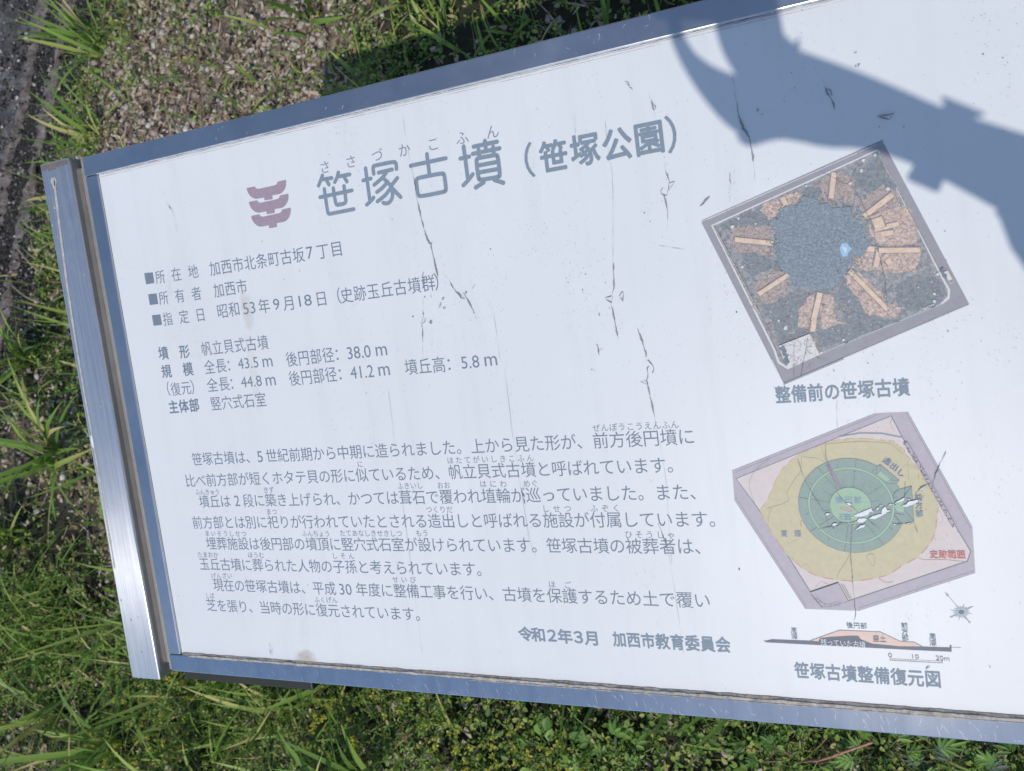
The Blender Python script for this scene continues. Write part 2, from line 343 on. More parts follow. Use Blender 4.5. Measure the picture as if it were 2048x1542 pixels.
for st, x, y, w, h in (('43.5',1118,376,232,120), ('m',1340,370,112,95), ('44.8',1155,586,236,120), ('m',1376,583,112,95)):
    c = Q(x, y); a, b = pxw(c, w/5.689, h/5.689); t.fit(st, at(*c), a, b)
Q = Z(560, 540, 4.551)
t.run('後円部径', Q(108,810), Q(440,773), 1.1, 1.12); t.run('後円部径', Q(134,985), Q(466,950), 1.1, 1.12); t.run('墳丘高', Q(1195,882), Q(1447,862), 1.12, 1.12)
for x, y in ((551,760), (579,938), (1574,848)): t.put('：', at(*Q(x, y)), 1.05*EM, 1.1*EM)
for st, x, y, w, h in (('38.0',720,748,214,112), ('m',925,737,102,84), ('41.2',748,928,212,112), ('m',950,918,102,84), ('5.8',1733,838,164,112), ('m',1921,828,114,86)):
    c = Q(x, y); a, b = pxw(c, w/4.551, h/4.551); t.fit(st, at(*c), a, b)
t.done('size_text', M['ink_thin'])
# body text: one em grid
t = Text(.00010)
def row(r, col, st, w=1.02, h=1.05):
    for i, ch in enumerate(st): t.put(ch, cell(col+i, r), w*EM, h*EM)
row(1, 1, '笹塚古墳は、'); row(1, 7.8, '世紀前期から中期に造られました。上から見た形が、前方後円墳に')
row(2, 0, '比べ前方部が短くホタテ貝の形に似ているため、帆立貝式古墳と呼ばれています。')
row(3, 1, '墳丘は'); row(3, 5.1, '段に築き上げられ、かつては葺石で覆われ埴輪が巡っていました。また、')
row(4, 0, '前方部とは別に祀りが行われていたとされる造出しと呼ばれる施設が付属しています。')
row(5, 1, '埋葬施設は後円部の墳頂に竪穴式石室が設けられています。笹塚古墳の被葬者は、')
row(6, 0, '玉丘古墳に葬られた人物の子孫と考えられています。')
row(7, 1, '現在の笹塚古墳は、平成'); row(7, 13.6, '年度に整備工事を行い、古墳を保護するため土で覆い')
row(8, 0, '芝を張り、当時の形に復元されています。')
for st, c, r, w in (('5', 6.79, 1.02, .46), ('2', 4.08, 3.0, .46), ('30', 12.27, 7.02, 1.0)): t.fit(st, cell(c, r), w*EM, .80*EM)
t.done('body_text', M['ink_thin'])
t = Text(.00010); z5, z6 = Z(350, 830, 3.412), Z(900, 830, 3.412)
for st, a, b in (('ぜんぽうこうえんふん', z6(1000,88), z6(1535,65)), ('ほたてがいしきこふん', z5(1880,310), z6(548,292)), ('ふんきゅう', z5(155,525), z5(290,525)), ('きず', z5(622,512), z5(660,510)), ('ふきいし', z5(1540,485), z5(1672,480)), ('おお', z5(1812,480), z5(1858,478)),
                 ('はにわ', z6(228,470), z6(365,470)), ('めぐ', z6(525,468), z6(578,466)), ('まつ', z5(642,660), z5(680,660)), ('つくりだ', z5(1735,645), z5(1875,645)), ('しせつ', z6(655,640), z6(805,638)), ('ふぞく', z6(985,637), z6(1135,635)), ('まいそうしせつ', z5(222,808), z5(472,810)),
                 ('ふんちょう', z5(885,808), z5(1040,810)), ('たてあなしきせきしつ', z5(1145,806), z5(1532,808)), ('もう', z5(1665,806), z5(1710,806)), ('ひそうしゃ', z6(1220,815), z6(1510,818)), ('たまおか', z5(172,952), z5(280,955)), ('ほうむ', z5(515,955), z5(592,957)), ('しそん', z5(1092,960), z5(1205,962)),
                 ('げんざい', z5(265,1097), z5(375,1097)), ('せいび', z5(1505,1122), z5(1625,1125)), ('ほご', z6(698,1155), z6(805,1160)), ('しば', z5(225,1233), z5(255,1233)), ('ふくげん', z5(970,1260), z5(1092,1262)), ('に', z5(1265,335), z5(1265,335))):
    t.run(st, a, b, .50, .50)
t.done('reading_aid_text', M['ink_thin'])
t = Text(.00010); Q = Z(1020, 1230, 4.452)
for ch, x, y in (('令',140,168), ('和',255,176), ('２',375,182), ('年',492,190), ('３',612,196), ('月',733,206)): t.put(ch, at(*Q(x, y)), 1.0*EM, .98*EM, .030)
t.run('加西市教育委員会', Q(977,215), Q(1898,264), 1.08, 1.0, .029)
t.done('issuer_text', M['ink'])
t = Text(.00010); t.run('整備前の笹塚古墳', Z(1500,560,4.452)(295,1020), Z(1500,560,4.452)(1347,953), 1.0, 1.0, .027); t.run('笹塚古墳整備復元図', Z(1500,1230,4.6545)(485,515), Z(1500,1230,4.6545)(1705,595), .98, 1.0, .027)
t.done('caption_text', M['ink'])
# emblem of three stacked boat shapes
g = MB(); Q = Z(480, 340, 11.014)
sh = [(150,398),(335,362),(352,395),(378,414),(415,415),(440,410),(770,338),(808,318),(826,290),(830,258),(1018,215),(1027,262),(1022,340),(990,430),(950,480),(915,512),(870,530),(718,560),(726,642),(548,672),(540,607),(390,635),(340,635),(290,615),(230,570),(190,515),(165,460)]
for dx, dy in ((0, 0), (50, 305), (100, 612)):
    g.add([(*at(*Q(x+dx, y+dy)), .00012) for x, y in sh[::-1]], [tuple(range(len(sh)))])
g.build('emblem', M['mauve'], panel, True)

# ---- printed pictures: flat coloured shapes laid one just above the other
class Pic:
    def __init__(s, zf): s.g = MB(); s.zf = zf; s.mats = []; s.z = .00008; s.c0 = None; s.k = 0
    def mi(s, m_):
        if m_ not in s.mats: s.mats.append(m_)
        return s.mats.index(m_)
    def lift(s):                         # next sheet of ink; small scattered patches share a few sheets
        if s.c0 is None: s.z += .000008; return s.z
        s.k += 1; s.z = s.c0+.000006*(1+s.k % 48); return s.z
    def many(s): s.c0 = s.z
    def few(s): s.z = s.c0+.000006*49; s.c0 = None
    def poly(s, pts, m_, jag=0, step=6, board=False):
        p = [np.asarray(q, float) if board else at(*s.zf(*q)) for q in pts]
        if jag:
            out = []
            for a, b in zip(p, p[1:]+p[:1]):
                n = max(1, int(np.linalg.norm(b-a)/(step/1000)))
                for i in range(n):
                    q = a+(b-a)*i/n; out.append(q+rng.normal(0, jag/1000, 2))
            p = out
        z = s.lift(); s.g.add([(*q, z) for q in p], [tuple(range(len(p)))], s.mi(m_))
    def line(s, pts, w, m_, smooth=0, taper=None):
        z = s.lift(); stroke(s.g, [at(*s.zf(*q)) for q in pts], w/1000, z, s.mi(m_), smooth, False, taper)
    def disc(s, c, r, m_, n=90, r0=None):
        z = s.lift(); a = np.linspace(0, 2*math.pi, n+1)[:-1]; P = [(c[0]+r*math.cos(q), c[1]+r*math.sin(q), z) for q in a]
        if r0 is None: s.g.add(P, [tuple(range(n))], s.mi(m_))
        else: s.g.add(P+[(c[0]+r0*math.cos(q), c[1]+r0*math.sin(q), z) for q in a], [(i, (i+1) % n, n+(i+1) % n, n+i) for i in range(n)], s.mi(m_))
    def bline(s, a, b, w, m_):
        z = s.lift(); stroke(s.g, [a, b], w/1000, z, s.mi(m_), 0, False)
    def done(s, name): return s.g.build(name, s.mats, panel, True)
def pm(name, c, var=.12, scale=260): 
    if name not in M: M[name] = printed(name, ink(*c), var, scale)
    return M[name]
# aerial photograph
road = pm('photo_road', (150,152,166), .05, 120); line_w = pm('photo_white', (208,210,218), .08, 300); field = pm('photo_field', (146,151,161), .42, 300); field2 = pm('photo_scrub', (128,138,150), .28, 420)
wood = pm('photo_wood', (130,144,160), .36, 560); wood2 = pm('photo_wood_dark', (115,130,148), .36, 700); soil = pm('photo_soil', (189,173,170), .42, 420); soil2 = pm('photo_spoil', (166,156,158), .44, 620); tr = pm('photo_trench', (213,193,179), .14, 300); shade_l = pm('photo_trench_wall', (140,142,155), .2, 300); tarp = pm('photo_tarp', (150,190,226), .2, 800)
P = Pic(Z(1380, 260, 3.412)); cs = [(1403,444),(1765,281),(1939,608),(1567,767)]; Qi = lambda x, y: ((x-1380)*3.412, (y-260)*3.412)
P.poly([Qi(*c) for c in cs], road)
P.line([(85,618),(1318,68)], .7, shade_l); P.line([(120,612),(1270,100)], .5, line_w)
P.poly([(145,650),(1285,130),(1705,960),(1778,1090),(1772,1150),(1720,1192),(900,1528),(668,1633),(600,1590),(570,1500)], line_w)
P.poly([(158,655),(1280,143),(1693,965),(1762,1095),(1758,1140),(1712,1180),(895,1515),(672,1618),(612,1580),(585,1500)], field)
for q in ([(200,650),(520,520),(620,590),(560,640),(480,650),(270,680)], [(340,830),(480,850),(600,880),(640,960),(480,960),(420,1010),(380,960)], [(500,1200),(700,1100),(880,1080),(1000,1060),(760,1180),(740,1330),(850,1390),(610,1460),(570,1330)], [(1080,1000),(1280,1280),(1420,1300),(1100,1430),(900,1480),(860,1380),(1080,1310),(980,1130)], [(1420,1040),(1690,1000),(1750,1100),(1700,1180),(1450,1260),(1400,1120)], [(1110,330),(1280,180),(1400,400),(1200,420)], [(800,400),(900,370),(890,460),(790,450)]):
    P.poly(q, field2, 1.0, 4)
for q in ([(480,540),(600,460),(740,420),(780,450),(640,560),(560,620)], [(890,340),(1000,280),(1100,310),(1130,420),(1120,500),(1010,490),(890,460)], [(1130,480),(1230,420),(1310,390),(1400,430),(1480,560),(1470,640),(1380,560),(1210,600),(1180,580)], [(270,690),(380,650),(540,670),(570,830),(590,880),(470,850),(330,830),(280,770)],
          [(430,1090),(480,1000),(560,955),(670,970),(690,1040),(650,1130),(540,1190),(480,1170)], [(740,1340),(745,1230),(820,1130),(850,1110),(840,1350)], [(890,1330),(900,1120),(980,1140),(990,1290),(1080,1320),(920,1360)], [(1060,960),(1130,960),(1200,1000),(1360,1180),(1460,1200),(1400,1280),(1200,1260),(1150,1170),(1080,1060)], [(1080,850),(1260,790),(1590,790),(1560,900),(1540,950),(1400,980),(1260,960),(1090,940)], [(1240,580),(1490,520),(1560,700),(1550,780),(1270,780),(1220,680)]):
    P.poly(q, soil if rng.random() < .6 else soil2, .95, 3.5)
P.many()
for k in range(60):
    a = rng.random()*2*math.pi; r = 330+330*rng.random(); x, y = 900+r*math.cos(a)*1.05, 800+r*math.sin(a)*.95
    if 330 < x < 1600 and 230 < y < 1400 and (y > 655-(x-158)*.457+30) and (y > 143+(x-1280)*1.99+30) and (y < 1515-(x-895)*.41-25): P.poly([(x-18*rng.random()-6, y), (x, y-12*rng.random()-5), (x+20*rng.random()+6, y+4), (x, y+14*rng.random()+4)], [soil, soil2, field2, shade_l][rng.integers(4)], .5, 2)
P.few()
def trench(a, b, w, dark=1):
    a, b = np.array(a, float), np.array(b, float); d = (b-a)/np.linalg.norm(b-a); n = np.array([-d[1], d[0]])*w/2
    if dark: P.poly([tuple(a+n*1.5), tuple(b+n*1.5), tuple(b-n*1.25), tuple(a-n*1.25)], shade_l, .3, 4)
    P.poly([tuple(a+n), tuple(b+n), tuple(b-n), tuple(a-n)], tr)
P.many()
rag = [soil, soil2, field, field2, shade_l, soil2, line_w]
P.few()
for lay in range(2):
    z_ = P.lift()
    for gx_ in np.arange(170, 1720, 24):
        for gy_ in np.arange(140, 1540, 24):
            x, y = gx_+lay*12+rng.normal(0, 2), gy_+lay*12+rng.normal(0, 2)
            if rng.random() < .5 and (y > 655-(x-158)*.457+25) and (y > 143+(x-1280)*1.99+25) and (y < 1515-(x-895)*.41-20) and (x > 160+(y-655)*.5): w_ = 3+6*rng.random(); aa = rng.random()*3; P.z = z_-.000008; P.poly([(x-w_*math.cos(aa), y-w_*math.sin(aa)), (x+w_*.5*math.sin(aa), y-w_*.5*math.cos(aa)), (x+w_*math.cos(aa), y+w_*math.sin(aa)), (x-w_*.4*math.sin(aa), y+w_*.4*math.cos(aa))], rag[rng.integers(7) if rng.random() < .25 else rng.integers(6)])
for q in (((310,748),(570,775),32), ((985,290),(965,465),34), ((1385,440),(1190,590),34), ((1425,640),(1260,680),30), ((1390,700),(1305,712),34), ((1260,815),(1150,805),36), ((1570,820),(1290,822),34), ((1290,830),(1270,935),34), ((1345,880),(1370,915),40), ((1090,960),(1350,1225),30), ((890,1110),(845,1300),36), ((680,985),(470,1120),28), ((630,460),(655,510),34), ((1275,600),(1300,670),70), ((850,1300),(838,1375),34)): trench(*q)
a = np.linspace(0, 2*math.pi, 200)[:-1]; P.poly([(872+(312+30*math.sin(3*q+2.2)+18*math.sin(7*q+1)+14*math.sin(13*q)+9*math.sin(23*q+1))*math.cos(q), 765+(296+26*math.sin(3*q+2.2)+18*math.sin(7*q+1)+14*math.sin(13*q)+9*math.sin(23*q+1))*math.sin(q)) for q in a], wood, .55, 2.6)
P.poly([(600,900),(760,830),(1040,880),(1080,960),(1000,1060),(880,1100),(700,1040),(640,970)], wood, .7, 3)
for lay in range(3):
    z_ = P.lift()
    for gx_ in np.arange(520, 1240, 25):
        for gy_ in np.arange(430, 1120, 25):
            x, y = gx_+lay*8+rng.normal(0, 2.5), gy_+lay*9+rng.normal(0, 2.5)
            if math.hypot(x-872, (y-768)*1.05) < 330+rng.normal(0, 24) and rng.random() < .7: s_ = 4+5.5*rng.random(); P.z = z_-.000008; P.poly([(x+s_*math.cos(q)*(.5+.5*rng.random()), y+s_*math.sin(q)*(.5+.5*rng.random())) for q in np.linspace(0, 6.28, 7)[:-1]], [wood2, wood, wood2, field2, wood, wood2][rng.integers(6)])
P.poly([(1020,800),(1060,770),(1100,810),(1085,850),(1050,865),(1015,830)], tarp, .6, 2); P.poly([(1040,795),(1075,800),(1060,840)], line_w, .5, 2)
P.many()
for x, y, r in ((1185,208,14), (1265,172,12), (1172,280,14), (1352,405,17), (795,382,9), (333,605,11), (290,660,16), (357,935,12), (608,1300,10), (655,1352,18), (1050,1432,14), (1670,1120,12), (1668,1170,13), (450,640,8), (1690,985,12), (1095,365,12)):
    P.poly([(x+r*math.cos(q)*(.5+.7*rng.random()), y+r*math.sin(q)*(.5+.7*rng.random())) for q in np.linspace(0, 6.28, 9)[:-1]], line_w)
for k in range(26): x = 1560+110*rng.random(); y = 1225-(x-1560)*.42+16*rng.random(); P.poly([(x-4, y), (x, y-4), (x+5, y), (x, y+4)], line_w)
P.few(); P.poly([(1732,968),(1758,958),(1800,1035),(1775,1050)], line_w); P.poly([(1766,1028),(1790,1018),(1797,1033),(1775,1045)], shade_l); P.poly([(1712,945),(1735,935),(1745,1015),(1722,1005)], wood2, .6, 2)
P.poly([(610,1470),(820,1388),(885,1530),(672,1618),(640,1570)], line_w); P.poly([(615,1475),(640,1465),(690,1600),(668,1612),(640,1570)], wood2, .8, 2)
P.many()
for k in range(70): x, y = 660+200*rng.random(), 1420+190*rng.random(); dx, dy = rng.normal(0, 26, 2); P.line([(x, y), (x+dx, y+dy)], .22, shade_l)
P.few(); P.line([(820,1392),(888,1532)], .9, soil); P.line([(712,1455),(712,1690)], .3, wood2); P.line([(805,1415),(760,1680)], .3, wood2)
P.line([(905,1520),(1715,1188)], .45, wood2); P.line([(1050,1560),(1905,1195)], .5, line_w); P.line([(640,1735),(1050,1560)], .8, shade_l); P.line([(560,1560),(640,1728)], .6, line_w); P.line([(1300,165),(1690,930)], .5, soil2); P.line([(1275,130),(1700,950)], .35, wood2)
P.line([(175,670),(600,1480)], .5, soil); P.line([(190,690),(560,1400)], .3, wood2)
P.done('aerial_photograph')
# site plan
lil = pm('plan_road', (178,174,190), .05, 200); pink = pm('plan_ground', (207,200,206), .04, 100); olive = pm('plan_moat', (193,189,165), .05, 180); grn = pm('plan_slope', (142,163,162), .06, 260); lgrn = pm('plan_terrace', (156,188,168), .05, 200); dl = pm('plan_line', (112,128,142), .1, 300); fl_ = pm('plan_fine_line', (158,160,150), .1, 300); red = pm('plan_red', (206,140,142), .12, 500); pur = pm('plan_strip', (150,140,160), .1, 300); blu = pm('plan_blue', (128,152,190), .12, 500); salm = pm('plan_tomb', (200,160,160), .08, 300); dark_l = pm('plan_dark', (116,118,138), .2, 700)
P = Pic(Z(1440, 740, 3.146))
P.poly([(78,632),(980,272),(1182,262),(1590,990),(1608,1275),(870,1515),(540,1503),(92,815)], lil)
for p_ in ([(78,632),(980,272)], [(1182,262),(1590,990)], [(1608,1275),(870,1515)], [(540,1503),(92,815)], [(90,645),(985,285)], [(1172,270),(1580,1000)], [(1600,1262),(872,1498)], [(548,1490),(100,800)]): P.line(p_, .3, dl)
P.poly([(100,682),(1080,285),(1150,420),(1582,1140),(1560,1205),(690,1495),(640,1495),(570,1400),(245,880)], dl)
P.poly([(106,684),(1077,291),(1146,424),(1575,1140),(1555,1199),(690,1488),(645,1488),(576,1398),(250,878)], pink)
moat = [(250,880),(300,820),(330,740),(380,640),(430,585),(480,540),(590,490),(690,447),(780,433),(870,428),(1000,437),(1060,445),(1085,440),(1110,460),(1130,480),(1160,500),(1165,525),(1215,580),(1260,640),(1330,730),(1375,850),(1370,920),(1355,1030),(1320,1100),(1250,1175),(1150,1230),(1060,1290),(980,1310),(850,1330),(730,1320),(620,1300),(530,1255),(420,1160),(330,1030),(280,940)]
P.poly(moat, olive)
P.many()
for i in range(0, len(moat)): 
    a_, b_ = np.array(moat[i], float), np.array(moat[(i+1) % len(moat)], float); P.line([tuple(a_+(b_-a_)*.12), tuple(a_+(b_-a_)*.72)], .45, red)
P.line([(750,418),(880,396),(1020,398),(1152,424)], 1.2, pm('plan_ditch', (140,148,164), .1)); P.line([(665,465),(790,455),(880,448),(1080,460),(1150,530),(1160,525)], .3, fl_)
for p_ in ([(520,540),(550,552),(610,550),(660,580)], [(515,540),(510,650),(480,670),(440,740),(415,780),(450,825),(300,870)], [(640,480),(660,560),(680,610)], [(310,560),(230,620),(185,690),(190,760),(225,850)], [(1085,300),(1070,340),(1100,390)], [(820,1150),(800,1200),(750,1270),(735,1310)], [(920,1165),(972,1150),(978,1220),(965,1240),(930,1190),(920,1165)], [(305,960),(310,900),(330,870)], [(1250,1180),(1280,1195),(1400,1190),(1540,1205)], [(1000,1310),(1050,1340),(1090,1330)], [(420,1100),(500,1060)], [(1380,880),(1410,950),(1380,965)], [(525,1230),(545,1215),(580,1265)], [(600,1370),(640,1320),(690,1350),(650,1340)], [(1180,570),(1190,690)], [(1240,620),(1180,590),(1150,610)]): P.line(p_, .28, fl_, 2)
P.few()
cz = cell(44.95, 3.575); left = at(*Z(1440,740,3.146)(498,852)); Ro = np.linalg.norm(left-cz); lr = at(*Z(1440,740,3.146)(556,851)); Rr = np.linalg.norm(lr-cz); Rs = np.linalg.norm(at(*Z(1440,740,3.146)(694,850))-cz)
def pol(r, a_): return (cz[0]+r*math.cos(math.radians(a_)), cz[1]+r*math.sin(math.radians(a_)))
G6 = Z(1560, 870, 5.93)
def gp6(pts, m_): P.poly([at(*G6(*q)) for q in pts], m_, board=True)
def gl6(pts, w, m_, taper=None): 
    z = P.lift(); stroke(P.g, [at(*G6(*q)) for q in pts], w/1000, z, P.mi(m_), 0, False, taper)
P.disc(cz, Ro+.0003, dl); P.disc(cz, Ro, grn)
gp6([(1330,655),(1410,642),(1565,598),(1594,1022),(1437,1060),(1350,945)], dl); gp6([(1334,660),(1414,647),(1560,605),(1588,1016),(1440,1052),(1352,940)], grn)
gp6([(1372,578),(1325,660),(1418,645)], grn)
gp6([(1142,384),(1190,342),(1420,535),(1377,578),(1278,573),(1148,462)], dl); gp6([(1148,386),(1190,350),(1412,535),(1374,572),(1281,567),(1154,460)], grn); gp6([(1155,470),(1195,432),(1322,540),(1282,568)], lgrn)
gl6([(1190,350),(1195,432)], .3, dl); gl6([(1412,535),(1322,540)], .3, dl)
P.disc(cz, Rr+.0003, dl); P.disc(cz, Rr, lgrn); P.disc(cz, Rr*.945+.0003, dl); P.disc(cz, Rr*.945, grn)
for r_ in (.82, .76, .7, .64, .58, .53): P.disc(cz, Rr*r_, pm('plan_contour', (126,150,150), .1), 90, Rr*r_-.00022)
for k in range(16):
    a_ = 11+k*22.5; P.bline(pol(Rs, a_), pol(Rr*.93 if k % 2 else Rr*.68, a_), .28, dl); P.bline(pol(Rr*1.02, a_), pol(Ro if k % 2 else (Ro+Rr)/2, a_), .28, dl)
gp6([(540,360),(590,345),(740,620),(710,640)], pur); 
P.disc(cz, Rs+.0003, dl); P.disc(cz, Rs, lgrn)
gp6([(715,870),(725,838),(862,882),(850,912)], dl); gp6([(719,868),(728,842),(856,884),(847,906)], salm)
gp6([(1352,835),(1460,765),(1472,912),(1400,905)], lgrn); gl6([(1350,690),(1412,645)], .3, dl); gl6([(1480,720),(1562,604)], .3, dl); gl6([(1490,900),(1590,1018)], .3, dl); gl6([(1350,930),(1440,1050)], .3, dl); gl6([(1360,690),(1342,760)], .3, dl)
P.line([(1165,452),(1320,705),(1475,985)], 3.2, lil); 
P.many()
for k in range(64):
    s_ = rng.random(); x = 1165+310*s_+rng.normal(0, 5); y = 452+533*s_+rng.normal(0, 5)-0; P.poly([(x-5, y), (x, y-6), (x+6, y+2), (x, y+6)], dark_l)
P.few(); P.line([(1158,452),(1465,990)], .35, dark_l); P.line([(1180,450),(1490,985)], .35, dark_l)
P.poly([(570,1395),(745,1335),(808,1448),(690,1492),(650,1492)], lil); P.line([(570,1395),(745,1335),(808,1448)], .4, dl); P.line([(765,1345),(822,1445)], .3, dl); P.line([(780,1350),(830,1440)], .3, fl_)
P.line([(575,1410),(625,1475),(680,1492),(765,1458)], .3, dl, 1); P.line([(600,1405),(645,1462),(685,1470),(760,1450)], .3, dl, 1)
P.many()
for k in range(26): s_ = rng.random(); P.disc(at(*Z(1440,740,3.146)(590+170*s_, 1425+50*min(1, 2*s_)+rng.normal(0, 5))), .00035, dark_l, 8)
P.done('site_plan')
t = Text(.0010); B6 = G6
for ch, x, y in (('後',703,765), ('円',815,762), ('部',922,765), ('石',745,966), ('室',806,968)): t.put(ch, at(*B6(x, y)), .40*EM, .40*EM, .006)
for ch, x, y in (('周',53,1170), ('濠',213,1168), ('前',1645,740), ('方',1650,835), ('部',1655,930)): t.put(ch, at(*B6(x, y)), .37*EM, .39*EM, .006)
for ch, x, y in (('造',1275,310), ('出',1360,378), ('し',1440,448)): t.put(ch, at(*B6(x, y)), .42*EM, .40*EM, .006, math.radians(-38))
t.done('plan_label', blu)
t = Text(.0010); t.run('史跡範囲', Z(1440,740,3.146)(1347,1158), Z(1440,740,3.146)(1519,1160), .49, .46, .012);
t.done('boundary_label', red)
# compass rose
P = Pic(Z(1850, 1160, 13.65)); cp = pm('compass_ink', (162,173,187), .12, 900); cp2 = pm('compass_core', (112,126,146), .12, 900); cx, cy = 1000, 870
for k in range(16):
    a_ = math.radians(22.5*k+14); r_ = 330 if k % 2 == 0 else 240
    P.poly([(cx+r_*math.cos(a_), cy+r_*.72*math.sin(a_)), (cx+150*math.cos(a_+.2), cy+115*math.sin(a_+.2)), (cx+60*math.cos(a_+.3), cy+50*math.sin(a_+.3)), (cx+60*math.cos(a_-.3), cy+50*math.sin(a_-.3)), (cx+150*math.cos(a_-.2), cy+115*math.sin(a_-.2))], cp)
P.poly([(cx+165*math.cos(q), cy+130*math.sin(q)) for q in np.linspace(0, 6.28, 30)[:-1]], pm('compass_pale', (172,182,196), .1, 900)); P.poly([(cx+80*math.cos(q), cy+62*math.sin(q)) for q in np.linspace(0, 6.28, 30)[:-1]], cp2)
P.line([(930,760),(860,690),(650,440)], .65, cp, 0, [1.6, 1, .6]); P.poly([(540,312),(660,405),(640,455),(595,435)], cp); P.line([(1080,990),(1200,1120)], 1.2, cp, 0, [1.6, .6]); P.poly([(1185,1110),(1240,1120),(1255,1185),(1195,1160)], cp); P.line([(870,940),(740,1000)], 1.0, cp, 0, [1.6, .6]); P.poly([(760,975),(765,1015),(680,1030),(700,985)], cp); P.line([(1130,800),(1320,712)], .9, cp, 0, [1.8, .4])
P.done('compass_rose')
# section drawing
P = Pic(Z(1500, 1230, 4.6545)); sg = pm('section_earth', (112,118,136), .08, 300); so_ = pm('section_fill', (222,198,192), .04, 200); sl_ = pm('section_line', (140,146,154), .08, 300)
P.poly([(565,238),(835,142),(1215,158),(1400,245),(1530,253),(1605,292),(1400,300),(1000,270),(650,250)], so_)
P.line([(565,238),(640,210),(835,140),(1215,156),(1400,244),(1530,252),(1605,291)], .85, sl_)
P.poly([(125,232),(150,238),(205,224),(565,238),(640,245),(655,212),(770,200),(940,190),(1010,192),(1035,225),(1140,265),(1400,290),(1600,292),(1860,300),(1862,278),(1878,278),(1880,342),(1500,325),(150,254)], sg); P.line([(1880,300),(1965,302)], .5, sl_)
P.line([(1305,405),(1792,430)], .35, sl_); P.line([(1304,420),(1793,446)], .6, sl_); P.line([(1305,400),(1305,422)], .5, sl_); P.line([(1792,422),(1792,448)], .5, sl_); P.line([(1547,408),(1547,434)], .4, sl_); P.line([(1669,424),(1669,440)], .35, sl_)
for k in range(1, 10): x = 1305+k*24.2; P.line([(x, 407+k*1.25), (x, 421+k*1.25)], .3, sl_)
P.done('section_drawing')
t = Text(.0005); Q = Z(1500, 1230, 4.6545)
t.run('後円部', Q(930,94), Q(1060,100), .40, .36, .006)
for ch, x, y in (('前',1440,98), ('方',1443,155), ('部',1447,212), ('周',412,143), ('濠',416,197), ('周',1702,200), ('濠',1705,258)): t.put(ch, at(*Q(x, y)), .345*EM, .36*EM, .006)
t.run('盛土', Q(1175,217), Q(1240,221), .50, .40, .006)
for st, x, y, w, h in (('0',1306,373,36,40), ('10',1543,386,62,38), ('20m',1795,402,126,44)):
    c = Q(x, y); a, b = pxw(c, w/4.6545, h/4.6545); t.fit(st, at(*c), a, b)
t.done('section_label', M['ink'])
t = Text(.0006); t.run('残っていた古墳', Q(688,247), Q(1048,272), .50, .42, .006); t.done('section_label', M['flake'])

# ---- weathering of the sheet: cracks, flakes, specks, stains
g = MB(); zc = [.00120, 0]
def crk(zf, pts, w, hair=False):           # jagged dirty crack: a dark seam with a paler core
    q = np.array([at(*zf(*p)) for p in pts]); out = []
    for a_, b_ in zip(q[:-1], q[1:]):
        n = max(2, int(np.linalg.norm(b_-a_)/.0016))
        for i in range(n): out.append(a_+(b_-a_)*i/n+rng.normal(0, .00008 if hair else .00022, 2))
    out.append(q[-1]); n = len(out)
    tp = np.clip(.7+.5*np.sin(np.linspace(0, 11, n)+rng.random()*6), .35, 1.2)*np.clip(np.minimum(np.arange(n), np.arange(n)[::-1])/3+.25, 0, 1)
    w *= .62; zc[1] = (zc[1]+1) % 12; stroke(g, out, w, zc[0]+zc[1]*.000008, 2 if hair else 0, 0, False, tp)
    if not hair and w > .0008: stroke(g, out, w*.5, zc[0]+.0001+zc[1]*.000008, 1, 0, False, tp)
A, B, C, D = Z(1120,130,4.6733), Z(1120,500,4.2833), Z(780,400,4.8167), Z(1300,0,2.738)
def ring(zf, pts, w=.0007): crk(zf, list(pts)+[pts[0]], w)
I = lambda x, y: (x, y)
crk(I, [(806,225),(812,270),(822,325)], .00035, True); crk(I, [(822,330),(828,350),(834,395),(836,402)], .0008)
crk(C, [(268,0),(300,150),(330,270)], .0019); crk(C, [(330,270),(350,340),(385,415),(400,425),(420,530),(445,640),(468,750)], .0021); crk(C, [(388,412),(420,408)], .0010); crk(C, [(520,715),(560,750),(585,795)], .0004, True); crk(C, [(585,795),(620,855),(655,895),(690,940),(720,955),(735,940)], .0018); crk(C, [(650,885),(690,910),(725,950)], .0008); crk(C, [(710,895),(745,945),(780,1010),(822,1100)], .0020); crk(C, [(822,1100),(840,1150),(865,1165)], .0005, True)
crk(C, [(322,690),(320,740),(325,830)], .0013); crk(C, [(325,940),(325,1060)], .0004, True); crk(C, [(325,1060),(325,1130)], .0016); ring(C, [(325,1130),(345,1140),(340,1170),(320,1190),(305,1185),(318,1160)], .0007); crk(C, [(312,1190),(320,1260),(320,1370)], .0016); crk(C, [(320,1370),(322,1535)], .0004, True); crk(C, [(960,960),(1010,1120),(1040,1340),(1065,1540)], .0004, True)
crk(C, [(795,855),(825,810)], .0022); crk(C, [(398,905),(405,930)], .0012); ring(C, [(480,1045),(490,990),(500,985),(495,1020)], .0006)
for x, y, r_ in ((518,950,10), (532,1040,10), (398,1176,11), (737,890,7), (227,1122,4)): ring(C, [(x+r_*math.cos(q), y+r_*math.sin(q)) for q in np.linspace(0, 6.28, 8)[:-1]], .0010 if r_ < 11 else .0019)
crk(A, [(600,135),(615,160)], .0004, True); ring(A, [(612,160),(645,165),(655,195),(640,190)], .0010); crk(A, [(650,205),(668,215),(685,235)], .0018); crk(A, [(832,250),(852,340)], .0004, True); crk(A, [(850,340),(865,375),(885,430)], .0022); ring(A, [(862,375),(890,380),(902,400),(885,425)], .0011); crk(A, [(885,430),(903,500)], .0004, True)
crk(A, [(140,480),(150,690)], .0003, True); crk(A, [(425,520),(450,750),(490,1000),(500,1200),(500,1540)], .0005, True); crk(A, [(475,1240),(505,1240)], .0005)
